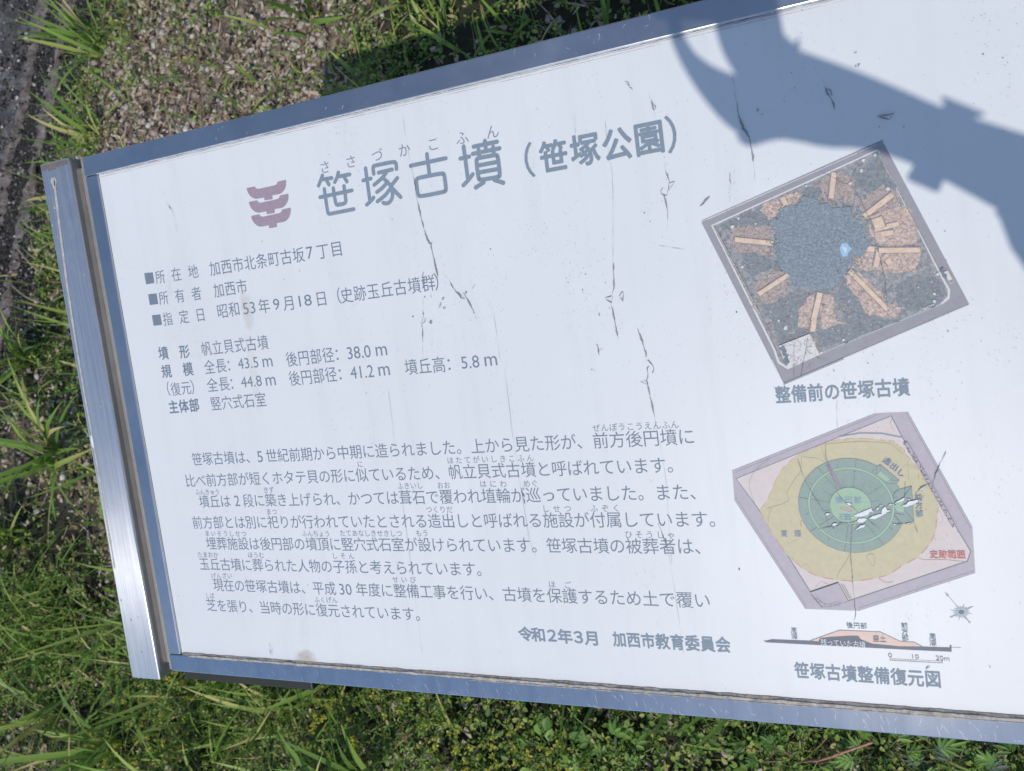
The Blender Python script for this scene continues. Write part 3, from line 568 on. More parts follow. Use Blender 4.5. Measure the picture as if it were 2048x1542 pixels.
crk(A, [(980,900),(992,980)], .0005, True); crk(A, [(992,980),(1010,1050),(1025,1100),(1075,1088)], .0018); crk(A, [(1022,1100),(1020,1160),(1000,1215),(985,1222),(962,1200)], .0013); crk(A, [(1075,1088),(1030,1160)], .0009); crk(A, [(968,1148),(950,1170),(950,1200),(985,1240),(1000,1320),(1015,1370),(1008,1445)], .0019); crk(A, [(1008,1445),(1012,1540)], .0004, True); crk(A, [(1315,1320),(1345,1280),(1400,1225)], .0022)
crk(I, [(1227,450),(1227,525)], .0005, True); crk(B, [(460,110),(465,250),(468,320),(450,390)], .0020); ring(B, [(385,412),(440,395),(455,400),(445,455)], .0011); crk(B, [(445,470),(470,600),(500,745)], .0020); crk(B, [(500,745),(515,775)], .0004, True); ring(B, [(510,395),(545,355),(545,440)], .0016); crk(B, [(322,805),(343,905)], .0022); crk(B, [(340,855),(372,846)], .0012); ring(B, [(328,552),(338,540),(346,552),(337,563)], .0009)
crk(B, [(640,640),(665,668)], .0005, True); crk(B, [(665,668),(705,770),(748,915)], .0024); crk(B, [(735,945),(760,945),(800,990),(808,1020),(795,1062)], .0015); crk(B, [(770,992),(752,1010),(758,1090),(740,1125)], .0016); ring(B, [(695,1130),(745,1112),(758,1160)], .0012); crk(B, [(755,1160),(785,1290),(815,1435)], .0022); crk(B, [(815,1435),(825,1500),(836,1600)], .0005, True); crk(I, [(1320,880),(1333,960),(1338,1040),(1345,1130)], .0004, True)
crk(D, [(452,390),(462,470),(475,555)], .0005, True); crk(D, [(475,555),(490,640),(515,705),(545,750),(570,885)], .0026); crk(D, [(570,885),(578,1010)], .0005, True); crk(D, [(950,430),(960,480)], .0006, True); crk(D, [(958,475),(975,515),(995,540),(1015,600)], .0020); ring(D, [(962,485),(990,495),(1000,525),(975,515)], .0012); ring(D, [(1240,635),(1300,630),(1335,622),(1310,655)], .0016); ring(D, [(585,600),(592,590),(598,602),(588,612)], .0012); ring(D, [(1128,355),(1148,350),(1140,368),(1126,366)], .0012); ring(D, [(1118,288),(1130,284),(1130,294)], .0010); ring(D, [(612,626),(618,622),(618,630)], .0010); ring(D, [(1388,692),(1394,688),(1392,697)], .0010)
crk(D, [(10,545),(20,580),(22,605)], .0024); crk(D, [(440,950),(442,1010)], .0020); crk(D, [(442,1010),(438,1115)], .0005, True); crk(D, [(280,1130),(330,1075)], .0020); crk(D, [(50,1345),(200,1368)], .0005, True)
E1 = Z(1380,260,3.412); crk(E1, [(890,280),(1060,370),(1100,360),(1135,250)], .0007); crk(E1, [(1100,365),(1180,500),(1230,620),(1290,840),(1330,1010),(1350,1220),(1355,1330)], .0008); crk(E1, [(1180,600),(1320,550)], .0006)
crk(I, [(828,440),(770,640),(778,780),(800,960),(830,1180),(846,1310)][2:], .0004, True); crk(I, [(1010,730),(1025,860),(1040,960),(1060,1080),(1070,1110)], .0004, True); crk(I, [(1045,985),(1052,1010)], .0012); crk(I, [(1317,1045),(1330,1080),(1338,1105)], .0010); crk(I, [(1338,1105),(1350,1180),(1362,1260),(1368,1310)], .0004, True); crk(I, [(335,405),(345,420),(348,428)], .0012); crk(I, [(348,428),(358,470)], .0004, True); crk(I, [(1674,805),(1675,850),(1678,870)], .0004, True); crk(I, [(540,1285),(543,1313)], .0008); crk(I, [(545,1290),(546,1312)], .0006); crk(I, [(1852,1338),(1860,1332)], .0022)
crk(G6, [(205,270),(290,510),(370,660),(480,840),(545,920)], .0007); crk(G6, [(540,70),(545,250),(600,420),(650,560),(690,690),(780,800),(900,880),(930,920)], .0007); crk(G6, [(545,930),(560,1010),(590,1060)], .0006); crk(G6, [(455,1110),(620,1080),(740,1050)], .0012); crk(G6, [(700,1035),(850,1035),(920,1010)], .0018); crk(G6, [(850,1000),(855,1200),(840,1380),(850,1560)], .0013); crk(I, [(1703,1130),(1708,1190),(1712,1225),(1708,1245)], .0007); crk(G6, [(1035,990),(1190,1120)], .0007); crk(G6, [(1270,835),(1360,800),(1480,735),(1490,550)], .0012); crk(G6, [(1435,840),(1560,790),(1690,745),(1720,710)], .0012); crk(G6, [(1600,700),(1680,620),(1810,560)], .0014); crk(G6, [(1815,640),(1830,500),(1885,380),(1970,190)], .0011); crk(G6, [(1590,1040),(1640,1170)], .0009); crk(G6, [(250,1010),(255,1090)], .0012); crk(G6, [(1645,470),(1650,520)], .0011); crk(G6, [(1345,1060),(1430,1040),(1600,1035)], .0010); crk(G6, [(875,435),(905,428)], .0012)
for p in ([(870,950),(1000,895),(1085,860),(1115,920),(1070,905),(1040,945),(960,962),(900,965)], [(1055,980),(1100,950),(1200,925),(1215,870),(1250,840),(1270,880),(1310,890),(1200,955),(1130,990),(1080,990)], [(915,1010),(940,985),(1000,980),(1030,1000),(970,1035),(925,1030)], [(885,1125),(940,1080),(1015,1050),(1000,1085),(900,1120)], [(1280,830),(1300,805),(1345,820),(1390,780),(1480,730),(1480,765),(1400,795),(1360,812)], [(1435,835),(1500,815),(1520,785),(1640,762),(1630,795),(1500,848)], [(615,1060),(650,1040),(690,1045),(650,1072)], [(538,940),(560,920),(605,925),(560,955)], [(780,800),(820,795),(860,825),(820,825)], [(1140,870),(1170,845),(1160,885)], [(870,1060),(905,1048),(880,1070)], [(1510,745),(1545,750),(1530,765)], [(1340,1050),(1370,1045),(1360,1065)], [(1650,645),(1725,600),(1690,640)], [(1500,1045),(1540,1035),(1530,1052)], [(1185,820),(1215,826),(1190,835)], [(845,975),(870,955),(868,980)]):
    q = np.array([at(*G6(*x)) for x in p]); c_ = q.mean(0); zc[1] = (zc[1]+1) % 12
    def jg(pp, s_):
        out = []
        for a_, b_ in zip(pp, np.roll(pp, -1, 0)):
            n = max(1, int(np.linalg.norm(b_-a_)/.0014)); out += [a_+(b_-a_)*i/n+rng.normal(0, s_, 2) for i in range(n)]
        return np.array(out)
    o_ = jg(q, .00018); dd = o_-c_; dd /= np.linalg.norm(dd, axis=1)[:, None]+1e-9
    g.add([(*(x+d_*(.0002+.0004*rng.random())), zc[0]+.0002+zc[1]*.000008) for x, d_ in zip(o_, dd)], [tuple(range(len(o_)))], 0)
    g.add([(*x, zc[0]+.0003+zc[1]*.000008) for x in o_], [tuple(range(len(o_)))], 3)
g.build('paint_cracks', [M['crackedge'], M['crack'], M['hair'], M['flake']], panel, True)
n = 9000; cl = rng.random((190, 2))*[X1-X0, Y1-Y0]+[X0, Y0]; keep = (cl[:, 1] > .02) | (rng.random(190) < .35); cl = cl[keep]; cl = cl[(cl[:, 0] > -.2) | (rng.random(len(cl)) < .4)]
pts = cl[rng.integers(len(cl), size=n)]+rng.normal(0, 1, (n, 2))*[.010, .030]; pts = np.r_[pts, rng.random((1500, 2))*[X1-X0, Y1-Y0]+[X0, Y0]]
pts = pts[(pts[:, 0] > X0+.003) & (pts[:, 0] < X1-.003) & (pts[:, 1] > Y0+.003) & (pts[:, 1] < Y1-.003)]; n = len(pts); rr = .00012+.00022*rng.random(n)**4+.0006*(rng.random(n) < .012)*rng.random(n); a = np.linspace(0, 2*math.pi, 7)[:-1]
V = pts[:, None, :]+rr[:, None, None]*np.stack([np.cos(a), np.sin(a)], 1)[None]*(.7+.5*rng.random((n, 6, 1))); V = np.concatenate([V, np.full((n, 6, 1), .0014)], 2).reshape(-1, 3)
npmesh('dirt_specks', BW(V), np.arange(n*6).reshape(n, 6), M['speck'], panel)
def stain(pts, z, soft):
    me = bpy.data.meshes.new('rust_run'); c_ = np.mean(pts, 0); n = len(pts); V = [(*c_, z)]+[(*(c_+(p-c_)*.55), z) for p in pts]+[(*p, z) for p in pts]
    F = [(0, 1+i, 1+(i+1) % n) for i in range(n)]+[(1+i, 1+n+i, 1+n+(i+1) % n, 1+(i+1) % n) for i in range(n)]
    me.from_pydata([tuple(q) for q in BW(np.array(V))], [], F); me.materials.append(M['stain']); at_ = me.attributes.new('soft', 'FLOAT', 'POINT'); at_.data.foreach_set('value', [soft]+[soft*.8]*n+[0.0]*n); return link('rust_run', me, panel)
stain(np.array([at(*q) for q in ((480,575),(500,585),(508,620),(512,650),(506,668),(494,662),(488,640),(480,615))]), .00168, .45); stain(np.array([at(*q) for q in ((485,650),(505,655),(512,690),(520,760),(530,830),(515,835),(502,770),(492,700))]), .00169, .14)
stain(np.array([at(*q) for q in ((588,1320),(590,1308),(600,1300),(618,1297),(630,1305),(638,1318),(640,1328),(610,1327))]), .00160, .85); stain(np.array([at(*q) for q in ((600,1160),(612,1165),(622,1240),(628,1310),(600,1310),(598,1240))]), .00161, .09); stain(np.array([at(*q) for q in ((335,520),(345,540),(350,600),(340,605),(335,570))]), .00162, .12)
# scratches on the frame
g = MB()
for k in range(120):
    x = -.56+.9*rng.random()**.8; y = Y0-.004-.016*rng.random(); L = .002+.012*rng.random()**2; a_ = -1.2+rng.normal(0, .35); z = .00285+k*1e-6
    p = np.array([(x, y), (x+L*math.cos(a_)*.5+rng.normal(0, .0004), y+L*math.sin(a_)*.5), (x+L*math.cos(a_), y+L*math.sin(a_))]); p[:, 1] = np.clip(p[:, 1], FY0+.001, Y0-.002)
    stroke(g, p, (.00012+.00016*rng.random()), z, 0, 1, False, [.2, 1, .2])
for k in range(40):
    x = -.55+.95*rng.random(); y = Y1+.004+.016*rng.random(); L = .001+.004*rng.random(); a_ = 1.2+rng.normal(0, .5)
    stroke(g, [(x, y), (x+L*math.cos(a_), min(FY1-.001, y+L*math.sin(a_)))], .0003+.0004*(rng.random() < .2), .00285+k*1e-6, 0, 0, False, [.3, 1])
g.build('scratches', M['scratch'], board, True)

# ---------------------------------------------------------------- ground, gutter, plants
def sstep(a, b, x): t_ = np.clip((x-a)/(b-a), 0, 1); return t_*t_*(3-2*t_)
KD = np.array([.28, 1.0])/math.hypot(.28, 1); KN = np.array([KD[1], -KD[0]]); KP = np.array([-1.595, .70])       # the kerb line
def kc(x, y): return (x-KP[0])*KN[0]+(y-KP[1])*KN[1]                                                            # distance to the right of the kerb
def vnoise(x, y, seed, f):                                                                                       # smooth value noise
    r = np.random.default_rng(seed).random((64, 64)); u, v = x*f+100, y*f+100; i, j = np.floor(u).astype(int), np.floor(v).astype(int); a, b = u-i, v-j; a = a*a*(3-2*a); b = b*b*(3-2*b); g_ = lambda p, q: r[p % 64, q % 64]
    return (g_(i, j)*(1-a)+g_(i+1, j)*a)*(1-b)+(g_(i, j+1)*(1-a)+g_(i+1, j+1)*a)*b
def gz(x, y):
    h = (vnoise(x, y, 1, 3)-.5)*.03+(vnoise(x, y, 2, 11)-.5)*.014+(vnoise(x, y, 3, 37)-.5)*.007
    c = kc(x, y); return h*sstep(.03, .16, c)-.004-.07*(1-sstep(.05, .09, c))
def stony(x, y): return np.clip(sstep(.40, .52, y)*(1-sstep(-.80, -.58, x+(vnoise(x, y, 41, 3)-.5)*.3))+.60*sstep(.50, .72, vnoise(x, y, 42, 2.6))*(y < .4), 0, 1)*sstep(.05, .10, kc(x, y))
def axis(a, b, st): 
    mid = np.arange(a, b, st); k = np.array([.05, .15, .4, 1, 2.2, 5, 11, 25, 60]); return np.concatenate([a-k[::-1], mid, b+k])
gx, gy = axis(-2.3, 1.6, .018), axis(-1.6, 2.0, .018); GX, GY = np.meshgrid(gx, gy); V = np.stack([GX, GY, gz(GX, GY)], 2).reshape(-1, 3); nx, ny = len(gx), len(gy)
i, j = np.meshgrid(np.arange(nx-1), np.arange(ny-1)); k = (j*nx+i).ravel()
t = NT('soil_and_litter'); o = t.obj(); c = t.ramp(t.noise(26, 8, .75, o), [(.30, (.030, .022, .016)), (.46, (.12, .092, .070)), (.60, (.32, .26, .215)), (.82, (.60, .53, .47))]); sa = t.n('Attribute', attribute_name='stony'); far = t.ramp(t.noise(1.3, 6, .7, o), [(.40, (0, 0, 0)), (.6, (.8,)*3)]); dk = t.ramp(t.noise(30, 8, .75, o), [(.3, (.010, .008, .006)), (.55, (.030, .024, .017)), (.72, (.085, .068, .050)), (.9, (.20, .17, .14))]); c = t.mix(sa.outputs['Fac'], t.mix(far, dk, t.ramp(t.noise(45, 6, .8, o), [(.35, (.012, .018, .006)), (.7, (.075, .095, .028))])), c); t.col(c); t.set(Roughness=.95); t.bump(t.noise(90, 6, .8, o), .9, .006)
ground = tag(npmesh('ground', V, np.stack([k, k+1, k+nx+1, k+nx], 1), t.mat, smooth=True), kind='structure')
at_ = ground.data.attributes.new('stony', 'FLOAT', 'POINT'); VX, VY = GX.ravel(), GY.ravel(); at_.data.foreach_set('value', (stony(VX, VY)).astype(np.float32))
# concrete gutter and kerb
t = NT('mossy_concrete'); o = t.obj(); c = t.ramp(t.noise(75, 8, .85, o), [(.3, (.010, .009, .009)), (.5, (.032, .029, .028)), (.66, (.072, .066, .064)), (.80, (.20, .185, .175))]); c = t.mix(t.ramp(t.noise(7, 5, .7, o), [(.45, (0, 0, 0)), (.7, (.8,)*3)]), c, (.020, .018, .015)); t.col(c); t.set(Roughness=.95); t.bump(t.noise(120, 6, .8, o), 1.0, .006); moss = t.mat
t = NT('speckled_concrete'); o = t.obj(); c = t.ramp(t.noise(60, 8, .8, o), [(.3, (.035, .033, .035)), (.48, (.11, .105, .107)), (.64, (.22, .215, .215)), (.80, (.48, .47, .47))]); c = t.mix(t.ramp(t.noise(11, 6, .75, o), [(.42, (0, 0, 0)), (.64, (.8,)*3)]), c, (.030, .027, .027)); t.col(c); t.set(Roughness=.9); t.bump(t.noise(150, 6, .8, o), .8, .005); spk = t.mat
t = NT('worn_kerb_edge'); o = t.obj(); c = t.ramp(t.noise(55, 8, .8, o), [(.34, (.040, .034, .031)), (.48, (.15, .128, .118)), (.70, (.38, .33, .31))]); t.col(c); t.set(Roughness=.9); t.bump(t.noise(170, 6, .8, o), .8, .004); edge = t.mat
prof = [(-4.0, .010, 1), (-.62, .010, 1), (-.112, .012, 2), (-.100, .011, 2), (-.094, -.003, 0), (-.05, -.006, 0), (-.020, -.005, 0), (-.014, .010, 2), (-.008, .014, 2), (.005, .014, 2), (.010, .004, 0), (.05, -.003, 0), (.095, -.012, 0)]
ss = np.linspace(-3.0, 4.0, 520); V = []; 
for s_ in ss:
    for n_, (c_, z_, _) in enumerate(prof):
        w_ = .006*math.sin(s_*23+n_)+.004*math.sin(s_*61+2.3*n_)+rng.normal(0, .0022); p = KP+KD*s_+KN*(c_+(w_ if 2 < n_ < 12 else 0)); V.append((p[0], p[1], z_+rng.normal(0, .0022)*(c_ > -.6)))
F = []; mi = []; n_ = len(prof)
for a_ in range(len(ss)-1):
    for b_ in range(n_-1): F.append((a_*n_+b_, a_*n_+b_+1, (a_+1)*n_+b_+1, (a_+1)*n_+b_)); mi.append({1: 1, 2: 2, 0: 0}[prof[b_][2]])
tag(npmesh('concrete_gutter', np.array(V), np.array(F), [moss, spk, edge], mi=mi), kind='structure')
# plant materials: every leaf or blade is its own island and takes its own colour
def leafmat(name, stops, trans=.35, rough=.5, spec=.3):
    t = NT(name); g_ = t.n('NewGeometry'); o = t.obj(); c = t.ramp(g_.outputs['Random Per Island'], stops); c = t.mix(t.ramp(t.noise(70, 3, .6, o), [(.3, (.0,)*3), (.8, (.22,)*3)]), c, tuple(x*1.7 for x in stops[0][1]))
    t.col(c); t.set(Roughness=rough); t.b.inputs['Specular IOR Level'].default_value = spec; tr_ = t.n('BsdfTranslucent'); t.l(c, tr_.inputs[0]); mx_ = t.n('MixShader'); mx_.inputs[0].default_value = trans; t.l(t.b.outputs[0], mx_.inputs[1]); t.l(tr_.outputs[0], mx_.inputs[2]); t.l(mx_.outputs[0], t.out.inputs[0]); return t.mat
GRASS = leafmat('grass_blade', [(0, (0.098, 0.180, 0.036)), (.35, (0.189, 0.312, 0.058)), (.75, (0.286, 0.421, 0.084)), (.86, (0.426, 0.467, 0.128)), (1, (0.655, 0.529, 0.231))], .24, .40)
LEAF = leafmat('small_leaf', [(0, (0.062, 0.126, 0.027)), (.35, (0.138, 0.245, 0.044)), (.7, (0.249, 0.364, 0.068)), (.9, (0.387, 0.429, 0.099)), (1, (0.498, 0.429, 0.172))], .2, .5)
BROAD = leafmat('weed_leaf', [(0, (0.078, 0.178, 0.039)), (.5, (0.156, 0.298, 0.058)), (1, (0.293, 0.447, 0.092))], .3, .4)
SILVER = leafmat('silvery_leaf', [(0, (0.105, 0.150, 0.112)), (1, (0.195, 0.255, 0.180))], .25, .6)
STRAW = leafmat('dry_straw', [(0, (0.176, 0.117, 0.075)), (.35, (0.365, 0.260, 0.175)), (.75, (0.608, 0.481, 0.350)), (1, (0.810, 0.702, 0.587))], .2, .8, .1)
YELLOW = leafmat('yellow_petal', [(0, (.42, .44, .06)), (1, (.76, .70, .16))], .3, .6)
t = NT('pebble'); g_ = t.n('NewGeometry'); c = t.ramp(g_.outputs['Random Per Island'], [(0, (.10, .07, .055)), (.2, (.32, .24, .195)), (.5, (.56, .45, .38)), (.8, (.66, .58, .53)), (1, (.80, .76, .73))]); t.col(t.mix(t.ramp(t.noise(160, 4, .7, t.obj()), [(.35, (0, 0, 0)), (.7, (.6,)*3)]), c, (.10, .08, .06))); t.set(Roughness=.9); PEBBLE = t.mat
t = NT('red_stem'); t.col((.46, .20, .16)); t.set(Roughness=.35); REDST = t.mat
t = NT('green_stem'); t.col((.10, .15, .05)); t.set(Roughness=.6); GRST = t.mat
t = NT('pale_petal'); t.col((.62, .55, .66)); t.set(Roughness=.6); PETAL = t.mat
def green(x, y):                     # how thick the living growth is: lush in front of the board, thin on the stony strip behind it
    c = kc(x, y); g_ = .80+.0*x; g_ = np.where(y < -.25, 1.0, g_); g_ = np.where((y > .45) & (x < -.60), .20+.25*sstep(-1.0, -.55, x), g_); g_ = np.where((y > .45) & (x >= -.66), .95, g_); g_ = np.where((x < -1.0) & (y > -.35) & (y < .5), .50, g_)
    g_ = np.where((c > .06) & (c < .24) & (y > .5), .9, g_); return g_*sstep(.035, .09, c)*(.40+1.05*sstep(.3, .65, vnoise(x, y, 5, 4.5)))
def scatter(n, dens, x0=-1.95, x1=1.2, y0=-1.25, y1=1.75):
    out = np.zeros((0, 2))
    while len(out) < n:
        p = rng.random((n*2, 2))*[x1-x0, y1-y0]+[x0, y0]; out = np.r_[out, p[rng.random(len(p)) < dens(p[:, 0], p[:, 1])]]
    return out[:n]
def blades(base, az, lean, L, w, curl, nseg=6, fold=.22, keep=.35):
    n = len(base); tt = np.linspace(0, 1, nseg+1); th = lean[:, None]+curl[:, None]*tt[None]; dl_ = L[:, None]/nseg; hx = np.concatenate([np.zeros((n, 1)), np.cumsum(np.sin(th[:, 1:])*dl_, 1)], 1); hz = np.concatenate([np.zeros((n, 1)), np.cumsum(np.cos(th[:, 1:])*dl_, 1)], 1)
    az2 = az[:, None]+rng.normal(0, .18, (n, 1))*tt[None]; P_ = np.stack([base[:, 0, None]+hx*np.cos(az2), base[:, 1, None]+hx*np.sin(az2), base[:, 2, None]+hz], 2)
    tw = rng.normal(0, .5, (n, 1))*tt[None]; sx, sy = -np.sin(az2+tw), np.cos(az2+tw); pr_ = (1-tt**2.2)*(keep+(1-keep)*np.sin(np.clip(tt*2.4, 0, math.pi/2)))+.02; hw = w[:, None]*pr_[None]/2
    S_ = np.stack([sx, sy, np.zeros_like(sx)], 2)*hw[..., None]; mid = P_.copy(); nrm = np.stack([-np.cos(az2)*np.cos(th), -np.sin(az2)*np.cos(th), np.sin(th)], 2); mid -= nrm*hw[..., None]*fold
    V_ = np.stack([P_-S_, mid, P_+S_], 2).reshape(-1, 3); m_ = (nseg+1)*3; i0 = (np.arange(n)*m_)[:, None, None]; r_ = (np.arange(nseg)*3)[None, :, None]; q = np.array([0, 1])[None, None]; a_ = i0+r_+q
    return V_, np.stack([a_, a_+1, a_+4, a_+3], 3).reshape(-1, 4)
def leaves(P_, d, up_, L, w):            # folded lens-shaped leaflets: base, direction, face normal, length, width
    s_ = np.cross(d, up_); s_ /= np.linalg.norm(s_, axis=1)[:, None]+1e-9; L, w = L[:, None], w[:, None]
    v = [P_, P_+d*L*.33+s_*w*.46+up_*w*.16, P_+d*L*.70+s_*w*.40+up_*w*.12, P_+d*L-up_*L*.06, P_+d*L*.70-s_*w*.40+up_*w*.12, P_+d*L*.33-s_*w*.46+up_*w*.16]
    V_ = np.stack(v, 1).reshape(-1, 3); b_ = np.arange(len(P_))*6; return V_, np.concatenate([np.stack([b_, b_+1, b_+2, b_+3], 1), np.stack([b_, b_+3, b_+4, b_+5], 1)])
def unit(v): return v/(np.linalg.norm(v, axis=-1, keepdims=True)+1e-9)
def clusters(pts, hmin, hmax, nl, lmin, lmax, ratio, droop=.25):
    n = len(pts); h = hmin+(hmax-hmin)*rng.random(n)**1.3; C_ = np.c_[pts+rng.normal(0, .006, (n, 2)), gz(pts[:, 0], pts[:, 1])+h]; axis_ = unit(np.c_[rng.normal(0, .45, (n, 2)), np.ones(n)]); k = np.repeat(np.arange(n), nl); ph = rng.random(n)[k]*6.28+np.tile(np.arange(nl), n)*6.283/nl+rng.normal(0, .25, n*nl)
    ax = axis_[k]; e1 = unit(np.cross(ax, [1.0, .1, 0])); e2 = np.cross(ax, e1); d = unit(e1*np.cos(ph)[:, None]+e2*np.sin(ph)[:, None]+ax*rng.normal(-.05, droop, n*nl)[:, None]); L = (lmin+(lmax-lmin)*rng.random(n))[k]*(.8+.4*rng.random(n*nl)); return leaves(C_[k]+d*.0015, d, unit(ax+rng.normal(0, .25, (n*nl, 3))), L, L*ratio)
# pebbles
ico = bmesh.new(); bmesh.ops.create_icosphere(ico, subdivisions=1, radius=1); iv = np.array([v.co[:] for v in ico.verts]); ifc = np.array([[v.index for v in f.verts] for f in ico.faces]); ico.free()
n = 26000; p = scatter(n, lambda x, y: sstep(.0, .1, kc(x, y))*(.10+.95*stony(x, y))*(.3+.9*sstep(.35, .6, vnoise(x, y, 8, 6)))); r_ = .0026+.0080*rng.random(n)**2.6
V = iv[None]*(r_[:, None, None]*(.6+.7*rng.random((n, 1, 3))))*(1+rng.normal(0, .22, (n, len(iv), 1))); q = rng.random(n)*6.28; V = np.stack([V[..., 0]*np.cos(q)[:, None]-V[..., 1]*np.sin(q)[:, None], V[..., 0]*np.sin(q)[:, None]+V[..., 1]*np.cos(q)[:, None], V[..., 2]*.7], 2); V += np.c_[p, gz(p[:, 0], p[:, 1])+r_*.3][:, None]
tag(npmesh('gravel', V.reshape(-1, 3), (ifc[None]+(np.arange(n)*len(iv))[:, None, None]).reshape(-1, 3), PEBBLE), kind='stuff')
# grit lying on the concrete
n = 3500; c_ = np.where(rng.random(n) < .7, -.11-.5*rng.random(n)**1.5, -.09+.17*rng.random(n)); s_ = -2+4*rng.random(n); p = KP+KD*s_[:, None]+KN*c_[:, None]; z = np.interp(c_, [q[0] for q in prof], [q[1] for q in prof]); r_ = .0012+.0045*rng.random(n)**4
V = iv[None]*(r_[:, None, None]*(.6+.7*rng.random((n, 1, 3)))); V += np.c_[p, z+r_*.4][:, None]; tag(npmesh('grit', V.reshape(-1, 3), (ifc[None]+(np.arange(n)*len(iv))[:, None, None]).reshape(-1, 3), PEBBLE), kind='stuff')
# crumbs of dark moss and soil caked on the gutter
t = NT('moss_crumb'); g_ = t.n('NewGeometry'); t.col(t.ramp(g_.outputs['Random Per Island'], [(0, (.010, .009, .009)), (.45, (.034, .030, .028)), (.8, (.085, .077, .074)), (.93, (.17, .155, .15)), (1, (.42, .40, .39))])); t.set(Roughness=1.0); n = 85000; c_ = np.where(rng.random(n) < .50, -.10+.19*rng.random(n), -.10-.5*rng.random(n)**2.2); s_ = -2+4*rng.random(n); k_ = vnoise(s_*1.0, c_, 31, 9)*.6+vnoise(s_, c_, 32, 31)*.4+.25*(c_ > -.1); q_ = (k_ > .42) & ((np.abs(c_+.001) > .014) | (rng.random(n) < .12)) & ((np.abs(c_+.108) > .014) | (rng.random(n) < .15)) & ((c_ > -.12) | (rng.random(n) < .8)); c_, s_ = c_[q_], s_[q_]; n = len(c_); p = KP+KD*s_[:, None]+KN*c_[:, None]; z = np.interp(c_, [q[0] for q in prof], [q[1] for q in prof]); r_ = .0014+.0042*rng.random(n)**2.5
V = iv[None]*(r_[:, None, None]*(.6+.8*rng.random((n, 1, 3))))*(1+rng.normal(0, .2, (n, len(iv), 1))); V[..., 2] *= .7; V += np.c_[p, z+r_*.2][:, None]; tag(npmesh('moss', V.reshape(-1, 3), (ifc[None]+(np.arange(n)*len(iv))[:, None, None]).reshape(-1, 3), t.mat), kind='stuff')
# dry straw and dead leaves
def flat(n, dens, L0, L1, w0, w1, zr):
    p = scatter(n, dens); b_ = np.c_[p, gz(p[:, 0], p[:, 1])+zr*rng.random(n)]; return blades(b_, rng.random(n)*6.28, np.full(n, 1.45)+rng.normal(0, .12, n), L0+(L1-L0)*rng.random(n)**2, w0+(w1-w0)*rng.random(n)**2, rng.normal(0, .25, n), 3, .1, .8)
a_ = flat(12000, lambda x, y: sstep(.0, .07, kc(x, y))*(.30+.65*stony(x, y))*(.35+.8*sstep(.3, .6, vnoise(x, y, 9, 5))), .012, .075, .0012, .0040, .018); b_ = flat(17000, lambda x, y: sstep(.0, .07, kc(x, y))*(.2+.8*stony(x, y)), .008, .026, .004, .013, .020)
tag(npmesh('dry_straw', np.r_[a_[0], b_[0]], np.r_[a_[1], b_[1]+len(a_[0])], STRAW), kind='stuff')
# ground cover of small leaves
A_ = []
def low(n, dens, *k): A_.append(clusters(scatter(n, dens), *k))
low(17000, lambda x, y: green(x, y)*((y < -.2) & (x < -.15)), .004, .065, 5, .004, .0105, .42); low(9500, lambda x, y: green(x, y)*((y < -.2) & (x > -.5)), .004, .055, 3, .0055, .0125, .72)
low(12500, lambda x, y: green(x, y)*(y > .40), .003, .045, 4, .005, .014, .46); low(5000, lambda x, y: green(x, y)*((y > -.35) & (y < .45)), .004, .045, 4, .006, .014, .5); low(7000, lambda x, y: green(x, y)*((y < -.2)), .003, .06, 7, .005, .014, .17, .5)
V, F, o_ = [], [], 0
for v_, f_ in A_: V.append(v_); F.append(f_+o_); o_ += len(v_)
tag(npmesh('ground_cover', np.concatenate(V), np.concatenate(F), LEAF), kind='stuff')
# thin and middling grass
def tuftgrass(n, dens, L0, L1, w0, w1, spread=1.0): 
    p = scatter(n, dens); b_ = np.c_[p, gz(p[:, 0], p[:, 1])-.003]; return blades(b_, rng.random(n)*6.28, np.abs(rng.normal(.35, .35, n))*spread, L0+(L1-L0)*rng.random(n)**1.6, w0+(w1-w0)*rng.random(n)**2, np.abs(rng.normal(.6, .45, n)), 6)
a_ = tuftgrass(10500, lambda x, y: green(x, y)*(.55+.45*(x < -.8)), .04, .16, .0010, .0050); b_ = tuftgrass(2200, lambda x, y: green(x, y)*((x < -.75) & (y < .42) | (y < -.3))*(.25+.75*(x < -.7))*sstep(.45, .7, vnoise(x, y, 12, 3.2)), .09, .24, .005, .012, 1.25)
c_ = tuftgrass(2200, lambda x, y: green(x, y)*(y > .4), .05, .15, .004, .013)
tag(npmesh('grass', np.r_[a_[0], b_[0], c_[0]], np.r_[a_[1], b_[1]+len(a_[0]), c_[1]+len(a_[0])+len(b_[0])], GRASS), kind='stuff')
# little yellow flower heads
p = np.r_[scatter(620, lambda x, y: ((y < -.3) & (x < -.2))*sstep(.42, .66, vnoise(x, y, 21, 7)), y0=-.95, y1=-.3, x0=-1.3, x1=-.1), scatter(45, lambda x, y: green(x, y), y0=.4, x0=-1.5)]; n = len(p); C_ = np.c_[p, gz(p[:, 0], p[:, 1])+.050+.040*rng.random(n)]; k = np.repeat(np.arange(n), 12); d = unit(rng.normal(0, 1, (n*12, 3))+[0, 0, .5]); v_, f_ = leaves(C_[k]+d*.0012, d, unit(rng.normal(0, 1, (n*12, 3))), .0042+.0028*rng.random(n*12), .0030+.0020*rng.random(n*12))
tag(npmesh('yellow_flowers', v_, f_, YELLOW), kind='stuff')
